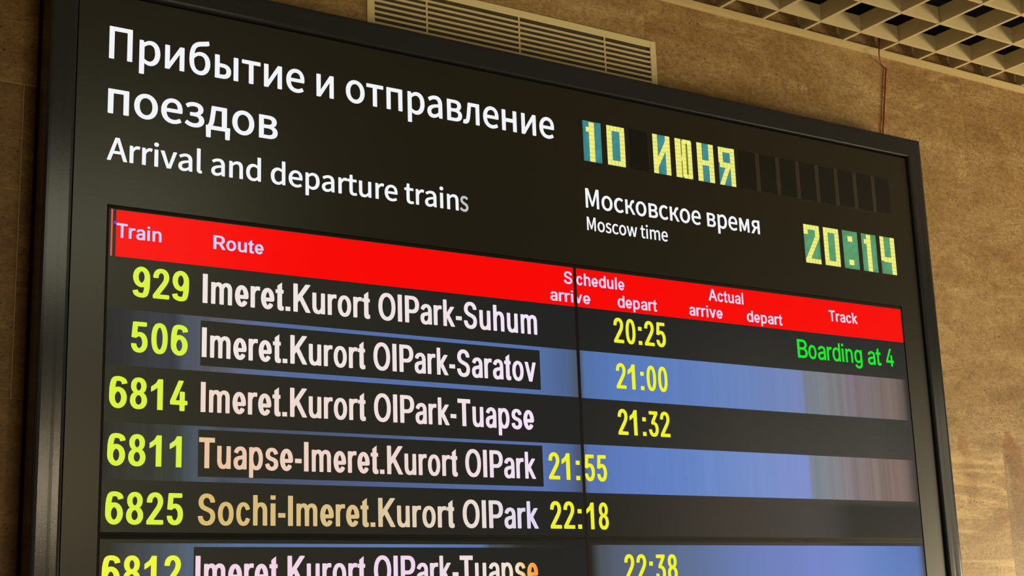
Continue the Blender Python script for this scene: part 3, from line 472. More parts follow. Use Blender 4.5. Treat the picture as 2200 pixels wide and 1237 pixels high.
"7":[0.5591,[[101,3,213,0,240,11,514,869,514,988,505,996,479,1000,80,1000,55,996,45,988,45,877,55,869,80,864,357,863,87,16,90,8]]],
"8":[0.5591,[[283,1013,220,1006,164,979,117,930,84,861,72,813,66,760,72,665,86,615,106,572,123,549,152,522,109,488,73,427,53,360,45,273,48,215,59,162,84,101,111,61,144,29,184,5,234,-9,283,-13,332,-8,375,5,415,29,448,61,475,101,500,162,511,215,514,273,508,347,485,427,449,488,407,522,436,549,453,572,473,617,486,665,492,760,487,813,475,861,442,927,402,972,352,1002],[283,449,319,427,348,384,365,329,369,268,360,209,341,164,310,133,276,122,241,138,211,175,193,231,189,292,198,353,219,400,248,435,269,447],[283,879,312,858,333,824,346,776,349,721,342,668,326,625,301,594,276,582,246,604,226,639,212,686,209,742,216,798,232,837,258,869]]],
"9":[0.5591,[[282,1015,226,1007,184,989,140,956,102,909,74,856,55,797,43,733,40,639,49,568,74,486,105,427,138,386,184,351,226,333,282,325,347,333,335,221,322,156,312,133,303,127,261,124,233,134,205,159,184,240,28,203,51,109,69,80,93,54,135,22,177,2,226,-12,268,-15,338,-9,394,10,435,39,465,80,483,127,498,203,515,356,519,456,518,721,507,786,487,850,449,921,406,968,352,1000],[282,466,273,468,255,486,229,533,211,597,204,668,211,744,225,797,254,853,268,868,282,874,307,850,332,803,349,739,355,680,350,609,334,545,308,492]]],
":":[0.3349,[[82,0,253,0,253,160,82,160],[82,575,253,575,253,735,82,735]]]},"L":{"A":[0.9781,[[973,10,977,24,601,986,588,996,567,1000,406,1000,381,993,372,983,1,24,2,13,18,3,42,0,182,0,213,10,310,266,315,268,658,268,667,266,766,10,784,2,805,0,945,0],[490,746,609,415,371,414,366,417,483,742]]],
"R":[0.9781,[[107,993,98,979,100,13,115,3,140,0,280,0,312,10,317,20,317,370,504,374,511,372,732,10,770,0,931,0,964,10,967,24,731,407,794,438,850,481,887,528,918,599,928,663,922,750,897,825,861,878,812,922,754,956,700,976,616,994,518,1000,140,1000],[317,851,553,852,609,841,653,818,674,798,692,771,709,710,705,636,693,602,675,575,631,542,574,525,511,521,318,522]]],
"S":[0.9036,[[539,1008,462,1013,378,1008,308,992,245,966,189,930,147,889,114,838,95,781,89,724,99,653,128,593,175,542,224,509,294,476,504,414,567,389,613,357,637,320,642,283,638,249,627,219,608,192,582,168,546,149,511,138,469,132,392,139,357,150,326,168,289,209,274,242,266,283,252,293,98,297,68,286,63,276,68,236,85,179,113,128,140,94,183,57,224,32,287,6,343,-7,420,-16,511,-14,595,0,665,24,728,61,775,104,815,165,834,222,840,296,829,360,800,418,758,465,706,502,644,532,574,557,427,598,369,620,322,650,295,687,289,717,290,751,297,778,312,805,336,830,364,848,399,861,434,866,504,862,568,835,607,795,620,764,627,731,644,718,791,715,824,727,822,771,807,825,781,872,742,916,694,953,651,976,592,997]]],
"T":[0.8278,[[33,1000,33,845,319,845,319,0,509,0,509,845,795,845,795,1000]]],
"a":[0.7532,[[692,7,701,21,700,509,685,592,651,656,610,695,564,722,508,742,431,754,361,754,291,744,228,724,172,693,134,662,104,626,73,566,81,551,200,514,235,512,258,523,288,569,326,600,368,615,424,616,460,602,487,576,504,536,507,489,501,473,480,464,312,441,214,419,151,392,106,360,67,303,53,233,61,154,73,120,96,84,127,51,171,21,220,1,277,-12,333,-16,403,-10,459,5,508,31,513,11,536,1,662,0],[505,333,507,267,499,227,477,184,443,150,396,128,340,123,297,134,263,160,249,190,248,233,259,263,282,287,347,310]]],
"c":[0.7532,[[515,734,445,752,368,755,306,746,242,723,190,689,144,643,107,586,82,523,65,447,61,344,70,264,90,194,129,118,171,68,223,28,291,-2,361,-14,424,-14,487,-3,542,18,592,49,635,91,666,138,689,194,692,214,680,224,571,255,536,255,517,244,493,187,459,149,417,128,375,126,341,138,312,161,282,201,264,244,250,300,245,350,253,453,265,500,283,540,305,572,333,598,356,610,382,615,416,613,442,603,486,563,516,500,536,490,571,491,672,520,689,530,690,540,674,586,632,653,582,699]]],
"d":[0.8278,[[763,994,740,1000,614,1000,593,996,581,987,577,718,572,716,509,749,453,762,376,764,299,752,244,732,189,698,143,654,104,597,76,530,56,432,56,321,69,244,94,173,141,99,189,52,250,15,320,-8,397,-15,453,-12,495,-3,537,13,579,41,585,11,614,0,740,0,761,5,773,15,774,981],[418,127,383,131,349,146,320,170,296,200,264,274,252,378,264,479,280,523,301,560,327,589,355,609,383,619,418,623,453,619,481,607,512,584,537,553,567,483,580,378,570,284,557,240,537,200,514,170,485,146,453,132]]],
"e":[0.7532,[[356,741,286,729,223,703,164,660,121,612,87,559,61,495,44,410,41,336,58,245,80,187,114,128,153,82,202,42,262,11,328,-6,377,-10,454,1,538,37,595,80,635,128,637,139,614,182,580,183,552,194,510,228,482,212,446,171,412,145,384,135,351,139,321,155,293,182,268,219,249,261,566,263,587,270,650,269,678,283,702,309,708,330,708,378,700,448,675,533,644,591,602,644,552,686,492,719,426,738],[515,410,235,410,254,485,286,542,335,586,377,597,423,581,462,543,493,490]]],
"h":[0.8278,[[97,995,83,979,85,13,100,3,125,0,244,0,265,4,278,13,280,448,286,505,302,549,335,589,377,614,426,622,468,614,498,596,526,562,542,518,548,464,550,13,566,3,587,0,706,0,735,7,745,20,744,498,732,579,703,646,672,687,631,720,580,745,524,760,461,765,405,762,356,751,286,718,280,720,278,986,265,996,244,1000,118,1000]]],
"i":[0.3766,[[93,0,283,0,283,735,93,735],[93,860,283,860,283,1000,93,1000]]],
"k":[0.7532,[[89,995,75,979,77,13,93,3,117,0,236,0,266,13,268,279,299,304,530,7,565,0,712,0,736,7,745,17,742,27,433,427,719,727,723,740,710,750,684,755,544,755,516,750,271,497,268,983,257,994,236,1000,110,1000]]],
"l":[0.3766,[[93,0,283,0,283,1000,93,1000]]],
"n":[0.8278,[[740,10,745,20,743,512,736,555,720,605,681,668,645,701,601,727,559,742,503,753,433,755,384,749,335,734,279,705,272,735,251,745,118,746,90,738,83,725,85,13,100,3,125,0,244,0,265,4,278,13,280,442,286,499,302,542,335,582,377,606,426,614,468,607,498,588,526,555,542,512,548,459,550,13,566,3,587,0,713,0]]],
"o":[0.8278,[[331,-7,408,-15,478,-10,548,7,611,38,665,81,707,134,738,194,760,264,769,344,764,447,747,523,719,586,680,643,630,689,569,725,499,747,415,756,352,751,282,734,217,703,164,659,121,606,90,546,69,477,59,397,64,291,81,217,109,154,148,98,198,51,260,15],[415,125,380,129,352,140,324,161,299,191,278,227,263,271,251,370,263,467,279,513,299,550,325,580,352,600,380,612,415,616,450,611,477,600,503,580,529,550,549,513,565,467,577,370,565,271,550,227,530,191,504,161,478,141,450,129]]],
"p":[0.8278,[[84,-262,105,-266,224,-266,245,-262,258,-253,261,29,266,33,328,-1,385,-13,455,-14,525,-2,574,16,631,53,674,96,710,152,737,219,755,315,755,425,743,501,719,571,674,644,628,691,567,727,504,748,427,756,335,744,294,727,259,705,254,734,231,745,105,746,83,741,71,731,70,-246],[413,616,445,611,474,598,502,575,525,545,554,472,566,372,554,272,525,199,503,169,476,146,448,131,413,125,382,129,352,142,323,166,300,196,270,269,258,372,267,462,280,508,298,545,321,575,349,598,378,611]]],
"r":[0.527,[[74,2,221,0,242,4,255,13,257,462,266,515,299,565,351,598,403,608,487,602,517,612,522,622,522,735,512,748,466,755,375,754,312,739,256,710,250,735,221,746,88,746,66,741,54,731,53,20,58,10]]],
"t":[0.4511,[[108,725,108,860,298,985,298,725,420,725,420,595,298,595,298,200,310,150,348,132,424,150,433,18,355,-12,208,-14,143,20,114,80,108,170,108,595,10,595,10,725]]],
"u":[0.8278,[[90,737,83,725,85,236,101,157,118,120,145,80,181,46,224,20,269,4,328,-7,391,-9,447,-2,505,17,552,43,554,14,580,1,713,0,741,10,745,20,745,725,741,735,713,745,587,746,563,741,549,731,548,303,542,250,524,203,492,163,452,140,405,132,363,139,332,157,303,190,286,233,280,289,278,731,265,741,244,746,118,745]]],
"v":[0.7532,[[26,734,24,721,282,13,296,4,317,0,436,0,464,7,473,17,730,731,717,741,695,746,569,746,536,734,380,281,373,287,218,734,205,742,177,746,58,745]]]},"B":{" ":[0.3405,[]],
"4":[0.681,[[475,999,370,1000,353,991,41,315,41,214,55,202,402,200,403,14,408,5,426,0,517,0,531,6,535,14,535,200,622,202,633,205,640,214,639,329,622,338,538,338,535,343,534,624,524,633,510,634,419,634,404,624,400,338,195,338,191,343,486,982,485,991]]],
"B":[0.817,[[88,996,82,987,83,10,103,0,516,2,614,20,691,54,740,92,774,138,800,200,808,257,801,348,770,419,719,478,636,524,684,550,719,580,747,620,762,658,770,715,766,782,751,834,728,877,691,920,649,952,593,978,544,992,453,1000,103,1000],[246,439,488,440,530,432,572,413,617,372,643,319,648,257,630,205,593,166,530,142,460,136,246,138],[246,577,247,863,488,861,545,844,587,806,609,753,608,691,589,643,545,601,509,583,467,574,257,573]]],
"a":[0.681,[[629,5,633,17,633,513,622,584,594,647,560,688,520,716,468,739,412,752,356,756,300,751,237,735,184,711,138,678,104,641,67,570,73,556,195,519,210,527,244,580,279,608,328,624,391,625,433,611,462,584,480,541,484,489,475,470,454,461,286,437,195,415,139,390,102,362,65,310,49,248,53,163,80,92,110,55,153,21,202,-1,251,-13,314,-16,384,-5,440,21,482,55,486,50,486,12,496,2,615,0],[484,343,484,263,475,220,453,178,414,140,363,118,300,114,251,126,215,154,200,187,198,230,209,263,232,286,258,300,300,313]]],
"d":[0.681,[[625,999,513,1000,498,990,497,695,492,686,450,726,401,752,331,762,261,754,205,731,149,688,109,637,78,575,53,485,45,404,49,294,65,213,97,132,135,75,191,24,247,-3,324,-16,397,-6,452,22,499,72,500,13,507,3,618,0,635,8,637,985],[345,631,380,626,408,613,436,590,457,561,474,528,488,480,498,375,487,266,474,223,455,185,433,156,408,135,380,122,345,117,310,121,282,132,253,156,231,185,212,223,197,270,186,375,197,480,228,561,250,590,278,614,310,627]]],
"g":[0.681,[[625,745,520,746,506,742,500,735,499,673,450,721,394,748,324,756,247,743,192,716,146,678,109,631,78,570,58,508,49,456,44,376,49,296,59,244,79,182,100,140,131,97,165,64,212,35,261,17,310,10,359,11,409,22,453,45,492,83,496,78,496,-21,485,-73,463,-111,417,-144,380,-155,345,-157,282,-147,239,-120,191,-57,177,-50,160,-54,74,-111,71,-120,83,-144,128,-205,170,-239,226,-266,282,-281,345,-285,408,-281,464,-267,513,-245,555,-215,589,-177,615,-129,631,-73,637,-2,637,730],[345,625,380,620,408,608,433,589,455,560,475,523,488,480,499,381,488,277,474,234,457,201,433,173,408,155,380,144,345,139,310,142,279,154,253,173,229,201,211,234,197,277,186,381,197,480,211,523,231,560,254,589,282,610,310,621]]],
"i":[0.2719,[[66,0,206,0,206,735,66,735],[66,860,206,860,206,1000,66,1000]]],
"n":[0.681,[[607,4,613,14,611,515,593,605,558,671,530,702,502,723,460,743,418,753,355,755,299,743,251,718,208,679,206,732,194,745,89,746,74,742,68,732,69,9,89,0,194,0,208,9,209,444,217,510,236,558,264,592,306,617,348,624,390,617,425,595,450,562,466,515,472,458,473,9,488,0,593,0]]],
"o":[0.681,[[342,-15,405,-8,462,13,511,46,555,93,589,150,614,216,628,287,633,367,628,452,614,523,590,589,556,646,513,693,464,726,405,749,342,756,279,749,217,726,167,691,125,646,92,589,67,523,53,452,48,367,53,287,67,216,92,150,126,93,167,49,219,13,279,-9],[342,625,377,620,405,608,432,585,454,554,473,514,485,471,496,367,485,268,473,225,454,185,431,155,405,132,377,120,342,115,307,119,279,131,251,154,229,183,209,225,196,268,185,367,196,471,209,514,229,556,251,585,279,609,307,621]]],
"r":[0.4079,[[55,1,167,0,183,9,184,463,191,515,221,572,264,605,307,617,384,611,402,619,404,742,396,751,328,756,272,747,228,728,181,690,181,732,167,745,62,746,42,737,41,14]]],
"t":[0.4079,[[98,725,98,860,238,985,238,725,380,725,380,595,238,595,238,200,250,150,288,132,384,150,392,18,321,-12,198,-14,133,20,104,80,98,170,98,595,10,595,10,725]]]}}

# ---- lettering
def islands(L):
    P = [[(l[i] / 1000, l[i + 1] / 1000) for i in range(0, len(l), 2)] for l in L]
    ar = lambda p: sum(a[0] * b_[1] - b_[0] * a[1] for a, b_ in zip(p, p[1:] + p[:1])) / 2

    def inside(q, p):
        r = False
        for a, b_ in zip(p, p[1:] + p[:1]):
            if (a[1] > q[1]) != (b_[1] > q[1]) and q[0] < a[0] + (q[1] - a[1]) / (b_[1] - a[1]) * (b_[0] - a[0]): r = not r
        return r
    P.sort(key=lambda p: -abs(ar(p)))
    groups = []
    for p in P:
        for gr in groups:
            if inside(p[0], gr[0]):
                gr.append(p); break
        else: groups.append([p])
    return groups


def text(name, tag, s, x0, x1, z0, cap, col, mat, parent, y, clip=None, word=None):
    """flat lettering whose ink runs from x0 to x1 on base line z0"""
    x = 0; tris = []; keep = []; nw = 0
    for ch in s:
        adv, L = GLYPH[tag][ch]
        nw += ch == ' '
        for gr in islands(L) if L else []:
            flat = [q for p in gr for q in p]
            for tri in tessellate_polygon([[(q[0], q[1], 0) for q in p] for p in gr]):
                tris.append([(flat[i][0] + x, flat[i][1]) for i in tri]); keep.append(word in (None, nw))
        x += adv
    lo = min(q[0] for t_ in tris for q in t_); hi = max(q[0] for t_ in tris for q in t_)
    k = (x1 - x0) / (hi - lo)
    m = MB()
    for t_, kp in zip(tris, keep):
        if not kp: continue
        p = [(x0 + (q[0] - lo) * k, z0 + q[1] * cap) for q in t_]
        if (p[1][0] - p[0][0]) * (p[2][1] - p[0][1]) - (p[2][0] - p[0][0]) * (p[1][1] - p[0][1]) < 0: p.reverse()
        m.quad([(q[0], y, q[1]) for q in p], [col(q[0], q[1]) for q in p] if callable(col) else col)
    o = m.build(name, mat, parent, weld=True)
    if clip:
        bm = bmesh.new(); bm.from_mesh(o.data)
        bmesh.ops.bisect_plane(bm, geom=bm.verts[:] + bm.edges[:] + bm.faces[:], plane_co=(clip[0] - parent['_b'][0], 0, 0), plane_no=(clip[1], 0, 0), clear_outer=True)
        bm.to_mesh(o.data); bm.free()
    return o


def mixs(stops, x):
    if x <= stops[0][0]: return lin(stops[0][1])
    for (a, ca), (b_, cb) in zip(stops, stops[1:]):
        if x <= b_:
            t_ = (x - a) / (b_ - a); return lin([u + (v - u) * t_ for u, v in zip(ca, cb)])
    return lin(stops[-1][1])


WHITE = lin((240, 243, 246))
head = [('Прибытие и отправление', .7936, 1.7801, 1.0446, .0611), ('поездов', .7942, 1.1268, .9395, .0611), ('Arrival and departure train', .7952, 1.5310, .8508, .0425),
        ('Московское время', 1.8565, 2.3655, .9003, .0432), ('Moscow time', 1.8572, 2.0825, .8490, .0297)]
for s, a, b_, z, cap in head:
    for i in range(len(s.split())): text('heading_text', 'H', s, a, b_, z, cap, WHITE, M_LETTER, board, -.0006, word=i)
text('heading_text', 'H', 's', 1.5342, 1.5545, .8508, .0425, lin((190, 192, 190)), M_LETTER, board, -.0006)

# ---- date and clock windows
CH = {
 '1': [('v', .33, .62, 0, .98), ('h', .16, .33, .73, .85)],
 '0': [('v', 0, .28, .13, .87), ('v', .72, 1, .13, .87), ('h', 0, 1, .87, .99), ('h', 0, 1, .01, .13)],
 'И': [('v', 0, .27, .0, 1), ('v', .73, 1, 0, 1), ('p', (.25, .14), (.25, .40), (.75, .88), (.75, .62))],
 'Ю': [('v', 0, .34, 0, 1), ('h', .34, .40, .43, .57), ('v', .40, .63, .03, .97), ('v', .74, .98, .03, .97), ('h', .46, .94, .90, 1), ('h', .46, .94, 0, .10)],
 'Н': [('v', 0, .30, 0, 1), ('v', .70, 1, 0, 1), ('h', .30, .70, .43, .56)],
 'Я': [('v', .72, 1, 0, 1), ('v', 0, .27, .58, .87), ('h', 0, .72, .87, .99), ('h', .06, .72, .46, .60), ('p', (0, 0), (.27, 0), (.68, .46), (.40, .46))],
 '2': [('h', .0, 1, .87, .99), ('v', .0, .26, .74, .87), ('v', .72, 1, .70, .87), ('p', (.04, .10), (.34, .10), (1, .70), (.70, .70)), ('h', .02, 1, 0, .12)],
 ':': [('d', .33, .64, .72, .86)], '.': [('d', .33, .64, .10, .24)],
 '4': [('v', 0, .26, .34, 1), ('v', .70, 1, 0, 1), ('h', .20, .70, .32, .45)],
}
YEL = lin((238, 236, 122)); YGAP = lin((196, 188, 60))


def clipz(poly, z, keep_above):
    out = []
    for a, b_ in zip(poly, poly[1:] + poly[:1]):
        ia, ib = (a[1] >= z) == keep_above or a[1] == z, (b_[1] >= z) == keep_above or b_[1] == z
        if ia: out.append(a)
        if ia != ib:
            t_ = (z - a[1]) / (b_[1] - a[1]); out.append((a[0] + (b_[0] - a[0]) * t_, z))
    return out


def character(ch, x0, x1, z0, z1, parent):
    """a lit symbol: a plate in the shape of the symbol with the lit segments on top, thin joints between them"""
    m = MB(); W = x1 - x0; H = z1 - z0; P = lambda u, v, y: (x0 + u * W, y, z0 + v * H)
    if ch == 'Ю': m.quad([P(0, .02, -.0009), P(.97, .02, -.0009), P(.97, .98, -.0009), P(0, .98, -.0009)], lin((112, 120, 34)))
    for e in CH[ch]:
        if e[0] == 'p': q = list(e[1:])
        else: q = [(e[1], e[3]), (e[2], e[3]), (e[2], e[4]), (e[1], e[4])]
        m.quad([P(*p, -.0010) for p in q], YGAP)
        if e[0] == 'd':
            m.quad([P(*p, -.0012) for p in q], YEL); continue
        gz = .006
        if e[0] == 'h':
            n = max(1, round((e[2] - e[1]) / .2)); st = (e[2] - e[1]) / n
            for k in range(n):
                a, b_ = e[1] + k * st + .014, e[1] + (k + 1) * st - .014
                m.quad([P(a, e[3], -.0012), P(b_, e[3], -.0012), P(b_, e[4], -.0012), P(a, e[4], -.0012)], YEL)
        else:
            lo = min(p[1] for p in q); hi = max(p[1] for p in q); n = max(1, round((hi - lo) / .105)); st = (hi - lo) / n
            for k in range(n):
                pl = clipz(clipz(q, lo + k * st + gz, True), lo + (k + 1) * st - gz, False)
                if len(pl) > 2: m.quad([P(*p, -.0012) for p in pl], YEL)
    return m.build('lit_character', M_CELL, parent)


def cells(name, label, x0, n, pitch, cw, z0, z1, chars, back, sep_from):
    bz = MB(); bz.box(x0 - .006, x0 + pitch * (n - 1) + cw + .006, -.0003, .0005, z0 - .004, z1 + .004)
    root = sub(bz.build(name, M_PANEL, board), board); root['label'] = label
    for i in range(n):
        a = x0 + i * pitch; m = MB(); chv = chars[i] if i < len(chars) else ' '
        if chv != ' ':
            NX, NZ = 4, 8
            tab = [[1 - .22 * rng.random() - (.12 if p in (0, NX) or q in (0, NZ) else 0) for q in range(NZ + 1)] for p in range(NX + 1)]
            for p in range(NX):
                for q in range(NZ):
                    xa, xb = a + cw * p / NX, a + cw * (p + 1) / NX; za, zb = z0 + (z1 - z0) * q / NZ, z0 + (z1 - z0) * (q + 1) / NZ
                    ks = (tab[p][q], tab[p + 1][q], tab[p + 1][q + 1], tab[p][q + 1])
                    m.quad([(xa, -.0007, za), (xb, -.0007, za), (xb, -.0007, zb), (xa, -.0007, zb)], [tuple(v * k for v in back) for k in ks])
            m.build('character_cell', M_CELL, root)
            character(chv, a, a + cw, z0, z1, root)
            if chv == ':': character('.', a, a + cw, z0, z1, root)
        else:
            m.box(a, a + cw, -.0007, -.0003, z0, z1); m.build('character_cell', M_PANEL2, root)
            if i >= sep_from:
                m = MB(); m.box(a + cw + .001, a + pitch - .001, -.0007, -.0003, z0, z1)
                if i < n - 1: m.build('divider', M_MULLION, root)


cells('date_display', 'row of date windows, seven lit in yellow on teal and the rest dark', 1.8575, 15, .06545, .0500, 1.0072, 1.1012, '10 ИЮНЯ', lin((62, 142, 146)), 7)
cells('clock_display', 'clock windows reading 20:14 in yellow on green', 2.5085, 5, .0657, .0520, .8472, .9440, '20:14', lin((88, 160, 112)), 99)

# ---- screens
GX = 1.8183


def grid(m, x0, x1, z0, z1, nx, nz, y, col):
    for i in range(nx):
        for j in range(nz):
            a, b_ = x0 + (x1 - x0) * i / nx, x0 + (x1 - x0) * (i + 1) / nx
            c_, d = z0 + (z1 - z0) * j / nz, z0 + (z1 - z0) * (j + 1) / nz
            p = [(a, c_), (b_, c_), (b_, d), (a, d)]
            m.quad([(q[0], y, q[1]) for q in p], [col(*q) for q in p])


def dark_left(x, z):
    return mixs([(.80, (46, 45, 33)), (1.1, (40, 39, 31)), (1.5, (33, 33, 29)), (1.8, (30, 31, 31))], x)


def dark_right(x, z):
    t_ = max(0, min(1, (.70 - z) / .45))
    top = mixs([(1.82, (26, 28, 28)), (2.3, (36, 36, 34)), (2.83, (34, 34, 34))], x)
    bot = mixs([(1.82, (34, 33, 28)), (2.2, (58, 52, 46)), (2.45, (62, 58, 56)), (2.52, (58, 54, 54)), (2.60, (30, 30, 32)), (2.83, (18, 18, 26))], x) if z < .28 else mixs([(1.82, (36, 36, 33)), (2.3, (62, 59, 53)), (2.7, (66, 66, 62)), (2.83, (56, 50, 50))], x)
    return tuple(a + (b_ - a) * t_ for a, b_ in zip(top, bot))


def screen(x0, x1, z0, z1, ax0, ax1, dark):
    m = MB(); m.box(x0, x1, .0012, .028, z0, z1)
    o = sub(m.build('screen', M_BEZEL, board), board)
    m = MB(); grid(m, ax0, ax1, z0 + .0055, z1 - .0058, 40, 24, .0010, dark); m.build('display', M_LCD, o)
    return o


TL = screen(.7995, GX - .0003, 0.1852, .7670, .8035, 1.8147, dark_left)
TR = screen(GX + .0003, 2.8285, 0.1852, .7670, 1.8225, 2.8262, dark_right)
BL = screen(.7995, GX - .0003, -.384, 0.1847, .8035, 1.8147, dark_left)
BR = screen(GX + .0003, 2.8285, -.384, 0.1847, 1.8225, 2.8262, dark_right)
RED = lin((248, 0, 0))


def flat(name, x0, x1, z0, z1, y, col, parent):
    m = MB(); m.quad([(x0, y, z0), (x1, y, z0), (x1, y, z1), (x0, y, z1)], col); return m.build(name, M_LCD, parent)


Y1, Y2, Y3 = .0008, .0006, .0004
flat('header_bar', .8161, 1.8147, .6742, .7597, Y1, RED, TL)['label'] = 'red header bar of the display'
flat('header_bar', 1.8225, 2.8245, .6746, .7595, Y1, RED, TR)['label'] = 'red header bar of the display'
flat('edge_line', .8068, .8100, .6742, .7603, Y1, lin((222, 92, 72)), TL)
flat('stuck_pixels', .8118, .8165, .7330, .7385, Y2, lin((92, 66, 235)), TL)


def streak(stops, amp, tint, seed):
    r = random.Random(seed); cur = 0; tab = []
    for i in range(420):
        cur = cur * .72 + r.uniform(-1, 1) * .5; tab.append(cur)

    def col(x, z):
        b_ = mixs(stops, x); u = (x - .8) / 2.03 * 419; i = max(0, min(418, int(u))); v = tab[i]
        a = mixs1(amp, x) * v; tt = mixs1(tint, x) * max(0, tab[(i * 7 + 31) % 420]) * 1.6
        return (max(0, b_[0] * (1 + a + tt)), max(0, b_[1] * (1 + a - tt * .5)), max(0, b_[2] * (1 + a)))
    return col


def mixs1(stops, x):
    if x <= stops[0][0]: return stops[0][1]
    for (a, va), (b_, vb) in zip(stops, stops[1:]):
        if x <= b_: return va + (vb - va) * (x - a) / (b_ - a)
    return stops[-1][1]


def band(x0, x1, z0, z1, col, parent, n):
    m = MB()
    for i in range(n):
        a, b_ = x0 + (x1 - x0) * i / n, x0 + (x1 - x0) * (i + 1) / n
        ca, cb = col(a + 1e-5, 0), col(b_ + 1e-5, 0)
        m.quad([(a, Y1, z0), (b_, Y1, z0), (b_, Y1, z1), (a, Y1, z1)], [ca, cb, cb, ca])
    o = m.build('row_band', M_LCD, parent); o['label'] = 'blue band behind a timetable row'; return o


L_AMP = [(.80, .16), (.90, .22), (.96, .16), (1.02, .16), (1.12, .03), (1.8, .02)]; L_TINT = [(.8, .04), (1.1, .01)]
left2 = streak([(.806, (40, 40, 38)), (.86, (50, 52, 54)), (.93, (56, 60, 66)), (.945, (70, 76, 88)), (.97, (76, 80, 92)), (1.0, (84, 86, 96)), (1.04, (88, 96, 118)), (1.12, (84, 106, 152)), (1.45, (84, 112, 170)), (1.70, (84, 112, 168)), (1.79, (76, 98, 140)), (1.8147, (72, 84, 98))], L_AMP, L_TINT, 3)
left4 = streak([(.806, (38, 38, 34)), (.86, (50, 52, 46)), (.93, (58, 63, 56)), (.955, (66, 76, 80)), (.97, (72, 82, 92)), (1.0, (74, 80, 90)), (1.12, (72, 82, 106)), (1.3, (78, 94, 130)), (1.55, (84, 106, 158)), (1.72, (86, 110, 170)), (1.79, (78, 98, 145)), (1.8147, (70, 82, 100))], L_AMP, L_TINT, 5)
left6 = streak([(.815, (44, 44, 38)), (.85, (62, 64, 62)), (.90, (72, 80, 86)), (.97, (84, 98, 118)), (1.05, (88, 110, 150)), (1.4, (92, 124, 180)), (1.56, (84, 112, 165)), (1.585, (64, 74, 90)), (1.62, (60, 64, 70)), (1.66, (40, 40, 36)), (1.8, (30, 30, 26))], [(.8, .1), (1.0, .1), (1.1, .02), (1.55, .03), (1.58, .25), (1.66, .2), (1.7, 0)], L_TINT, 8)
R_AMP = [(1.82, .03), (2.3, .05), (2.46, .03), (2.49, .16), (2.7, .26), (2.83, .28)]; R_TINT = [(1.82, .01), (2.3, .03), (2.46, .02), (2.5, .05), (2.83, .08)]
right2 = streak([(1.8225, (70, 84, 110)), (1.832, (82, 112, 168)), (1.95, (86, 122, 188)), (2.1, (94, 126, 188)), (2.3, (104, 130, 184)), (2.44, (114, 132, 182)), (2.465, (114, 130, 174)), (2.475, (112, 118, 130)), (2.52, (120, 126, 136)), (2.57, (118, 119, 121)), (2.63, (122, 114, 122)), (2.70, (124, 116, 116)), (2.76, (114, 102, 96)), (2.80, (94, 82, 78)), (2.815, (60, 54, 54)), (2.826, (36, 36, 36))], R_AMP, R_TINT, 11)
right4 = streak([(1.8225, (76, 92, 124)), (1.832, (86, 112, 172)), (1.95, (92, 124, 192)), (2.1, (98, 130, 194)), (2.3, (114, 138, 196)), (2.44, (124, 142, 204)), (2.462, (122, 138, 198)), (2.475, (116, 124, 138)), (2.52, (124, 130, 138)), (2.57, (124, 125, 127)), (2.60, (126, 116, 122)), (2.66, (128, 116, 114)), (2.74, (122, 104, 98)), (2.79, (104, 88, 84)), (2.812, (74, 62, 62)), (2.826, (44, 40, 44))], R_AMP, R_TINT, 13)
right6 = streak([(1.83, (40, 42, 38)), (1.85, (74, 80, 88)), (1.90, (82, 92, 112)), (2.05, (88, 106, 138)), (2.25, (100, 122, 178)), (2.45, (110, 128, 196)), (2.58, (104, 130, 198)), (2.72, (78, 116, 184)), (2.80, (72, 108, 178)), (2.816, (58, 84, 136)), (2.826, (20, 26, 42))], [(1.83, .05), (2.1, .02), (2.83, .01)], [(1.8, .02), (2.8, .01)], 17)
band(.8035, 1.8147, .4788, .5795, left2, TL, 240)
band(1.8225, 2.8262, .4780, .5800, right2, TR, 240)
band(.8035, 1.8147, .2798, .3790, left4, TL, 240)
band(1.8225, 2.8262, .2790, .3800, right4, TR, 240)
band(.8200, 1.8147, .0720, .1722, left6, BL, 240)
band(1.8300, 2.8262, .0720, .1722, right6, BR, 240)
dk = lin((24, 24, 19))
for x0, x1, z0, z1, p in ((.9768, 1.7195, .4885, .5718, TL), (.9754, 1.7172, .2890, .3727, TL), (.9700, 1.8147, .0800, .1660, BL)):
    m = MB(); grid(m, x0, x1, z0, z1, 20, 1, Y2, dark_left); m.build('route_box', M_LCD, p)['label'] = 'dark box behind a route name'

YG = lin((216, 242, 62)); YT = lin((240, 242, 38)); GR = lin((10, 232, 40)); LAV = lambda x, z_: mixs([(.8, (206, 206, 252)), (1.1, (212, 206, 250)), (1.8, (226, 208, 246)), (2.7, (240, 214, 240))], x)
for s, a, b_, z, p in (('929', .8487, .9536, .6044, TL), ('506', .8484, .9533, .5044, TL), ('6814', .8118, .9540, .4040, TL), ('6811', .8113, .9447, .3042, TL), ('6825', .8107, .9491, .2040, TL), ('6812', .8078, .9477, .0960, BL)):
    text('train_number', 'D', s, a, b_, z, .0548, YG if p is TL else lin((238, 246, 62)), M_LCD, p, Y3)
W1 = [(1.0, (240, 228, 222)), (1.4, (238, 226, 226)), (1.7, (242, 228, 246))]
W3 = [(1.0, (238, 214, 200)), (1.25, (238, 220, 212)), (1.5, (240, 224, 226)), (1.7, (244, 226, 248))]
W4 = [(.98, (232, 194, 152)), (1.06, (236, 198, 170)), (1.2, (238, 210, 196)), (1.45, (238, 216, 212)), (1.7, (240, 226, 244))]
W5 = [(.98, (214, 184, 112)), (1.1, (214, 186, 122)), (1.3, (218, 190, 138)), (1.40, (226, 206, 176)), (1.55, (232, 220, 210)), (1.7, (224, 216, 246))]
W6 = [(1.0, (244, 212, 226)), (1.4, (240, 214, 236)), (1.60, (238, 224, 214)), (1.655, (246, 226, 190)), (1.664, (250, 186, 96)), (1.695, (250, 150, 56))]
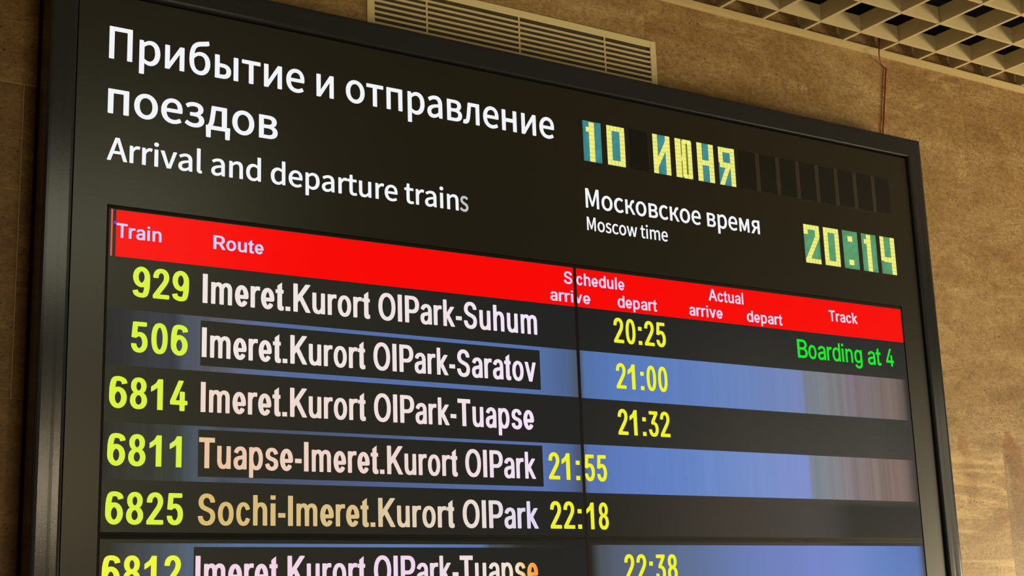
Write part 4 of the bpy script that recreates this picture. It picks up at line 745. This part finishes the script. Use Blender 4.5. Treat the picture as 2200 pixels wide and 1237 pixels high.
for s, a, b_, z, p, W in (('Imeret.Kurort OlPark-Suhum', .9797, 1.7158, .6047, TL, W1), ('Imeret.Kurort OlPark-Saratov', .9795, 1.7085, .5046, TL, W1), ('Imeret.Kurort OlPark-Tuapse', .9788, 1.6990, .4045, TL, W3),
                         ('Tuapse-Imeret.Kurort OlPark', .9770, 1.6990, .3043, TL, W4), ('Sochi-Imeret.Kurort OlPark', .9765, 1.7010, .2042, TL, W5), ('Imeret.Kurort OlPark-Tuapse', .9735, 1.6952, .0960, BL, W6)):
    text('route_name', 'R', s, a, b_, z, .0546, (lambda W_: lambda x, z_: mixs(W_, x))(W), M_LCD, p, Y3)
for s, a, b_, z, p in (('20:25', 1.9162, 2.0599, .6042, TR), ('21:00', 1.9168, 2.0580, .5042, TR), ('21:32', 1.9154, 2.0574, .4043, TR), ('21:', 1.7312, 1.8098, .3046, TL), ('55', 1.8225, 1.8797, .3038, TR),
                       ('22:', 1.7304, 1.8092, .2046, TL), ('18', 1.8215, 1.8782, .2040, TR), ('22:38', 1.9133, 2.0553, .0975, BR)):
    text('departure_time', 'T', s, a, b_, z, .0550, YT, M_LCD, p, Y3)
for s, a, b_, z, cap, p, cl in (('Train', .8172, .9000, .7091, .0263, TL, None), ('Route', .9991, 1.0990, .7085, .0263, TL, None), ('S', 1.7895, 1.8115, .7228, .0270, TL, None), ('chedule', 1.8225, 1.9518, .7228, .0272, TR, None),
                               ('arrive', 1.7525, 1.8572, .6826, .0262, TL, (1.8147, 1)), ('arrive', 1.7525, 1.8572, .6826, .0262, TR, (1.8225, -1)), ('depart', 1.9307, 2.0401, .6834, .0270, TR, None), ('Actual', 2.1927, 2.2982, .7233, .0275, TR, None),
                               ('arrive', 2.1329, 2.2315, .6836, .0268, TR, None), ('depart', 2.3055, 2.4165, .6838, .0268, TR, None), ('Track', 2.5715, 2.6682, .7085, .0268, TR, None)):
    text('column_label', 'L', s, a, b_, z, cap, LAV, M_LCD, p, Y3, cl)
text('boarding_notice', 'B', 'Boarding at 4', 2.4583, 2.7833, .6103, .0447, GR, M_LCD, TR, Y3)['label'] = 'green boarding notice'

for o in list(bpy.data.objects):
    if '_b' in o: del o['_b']
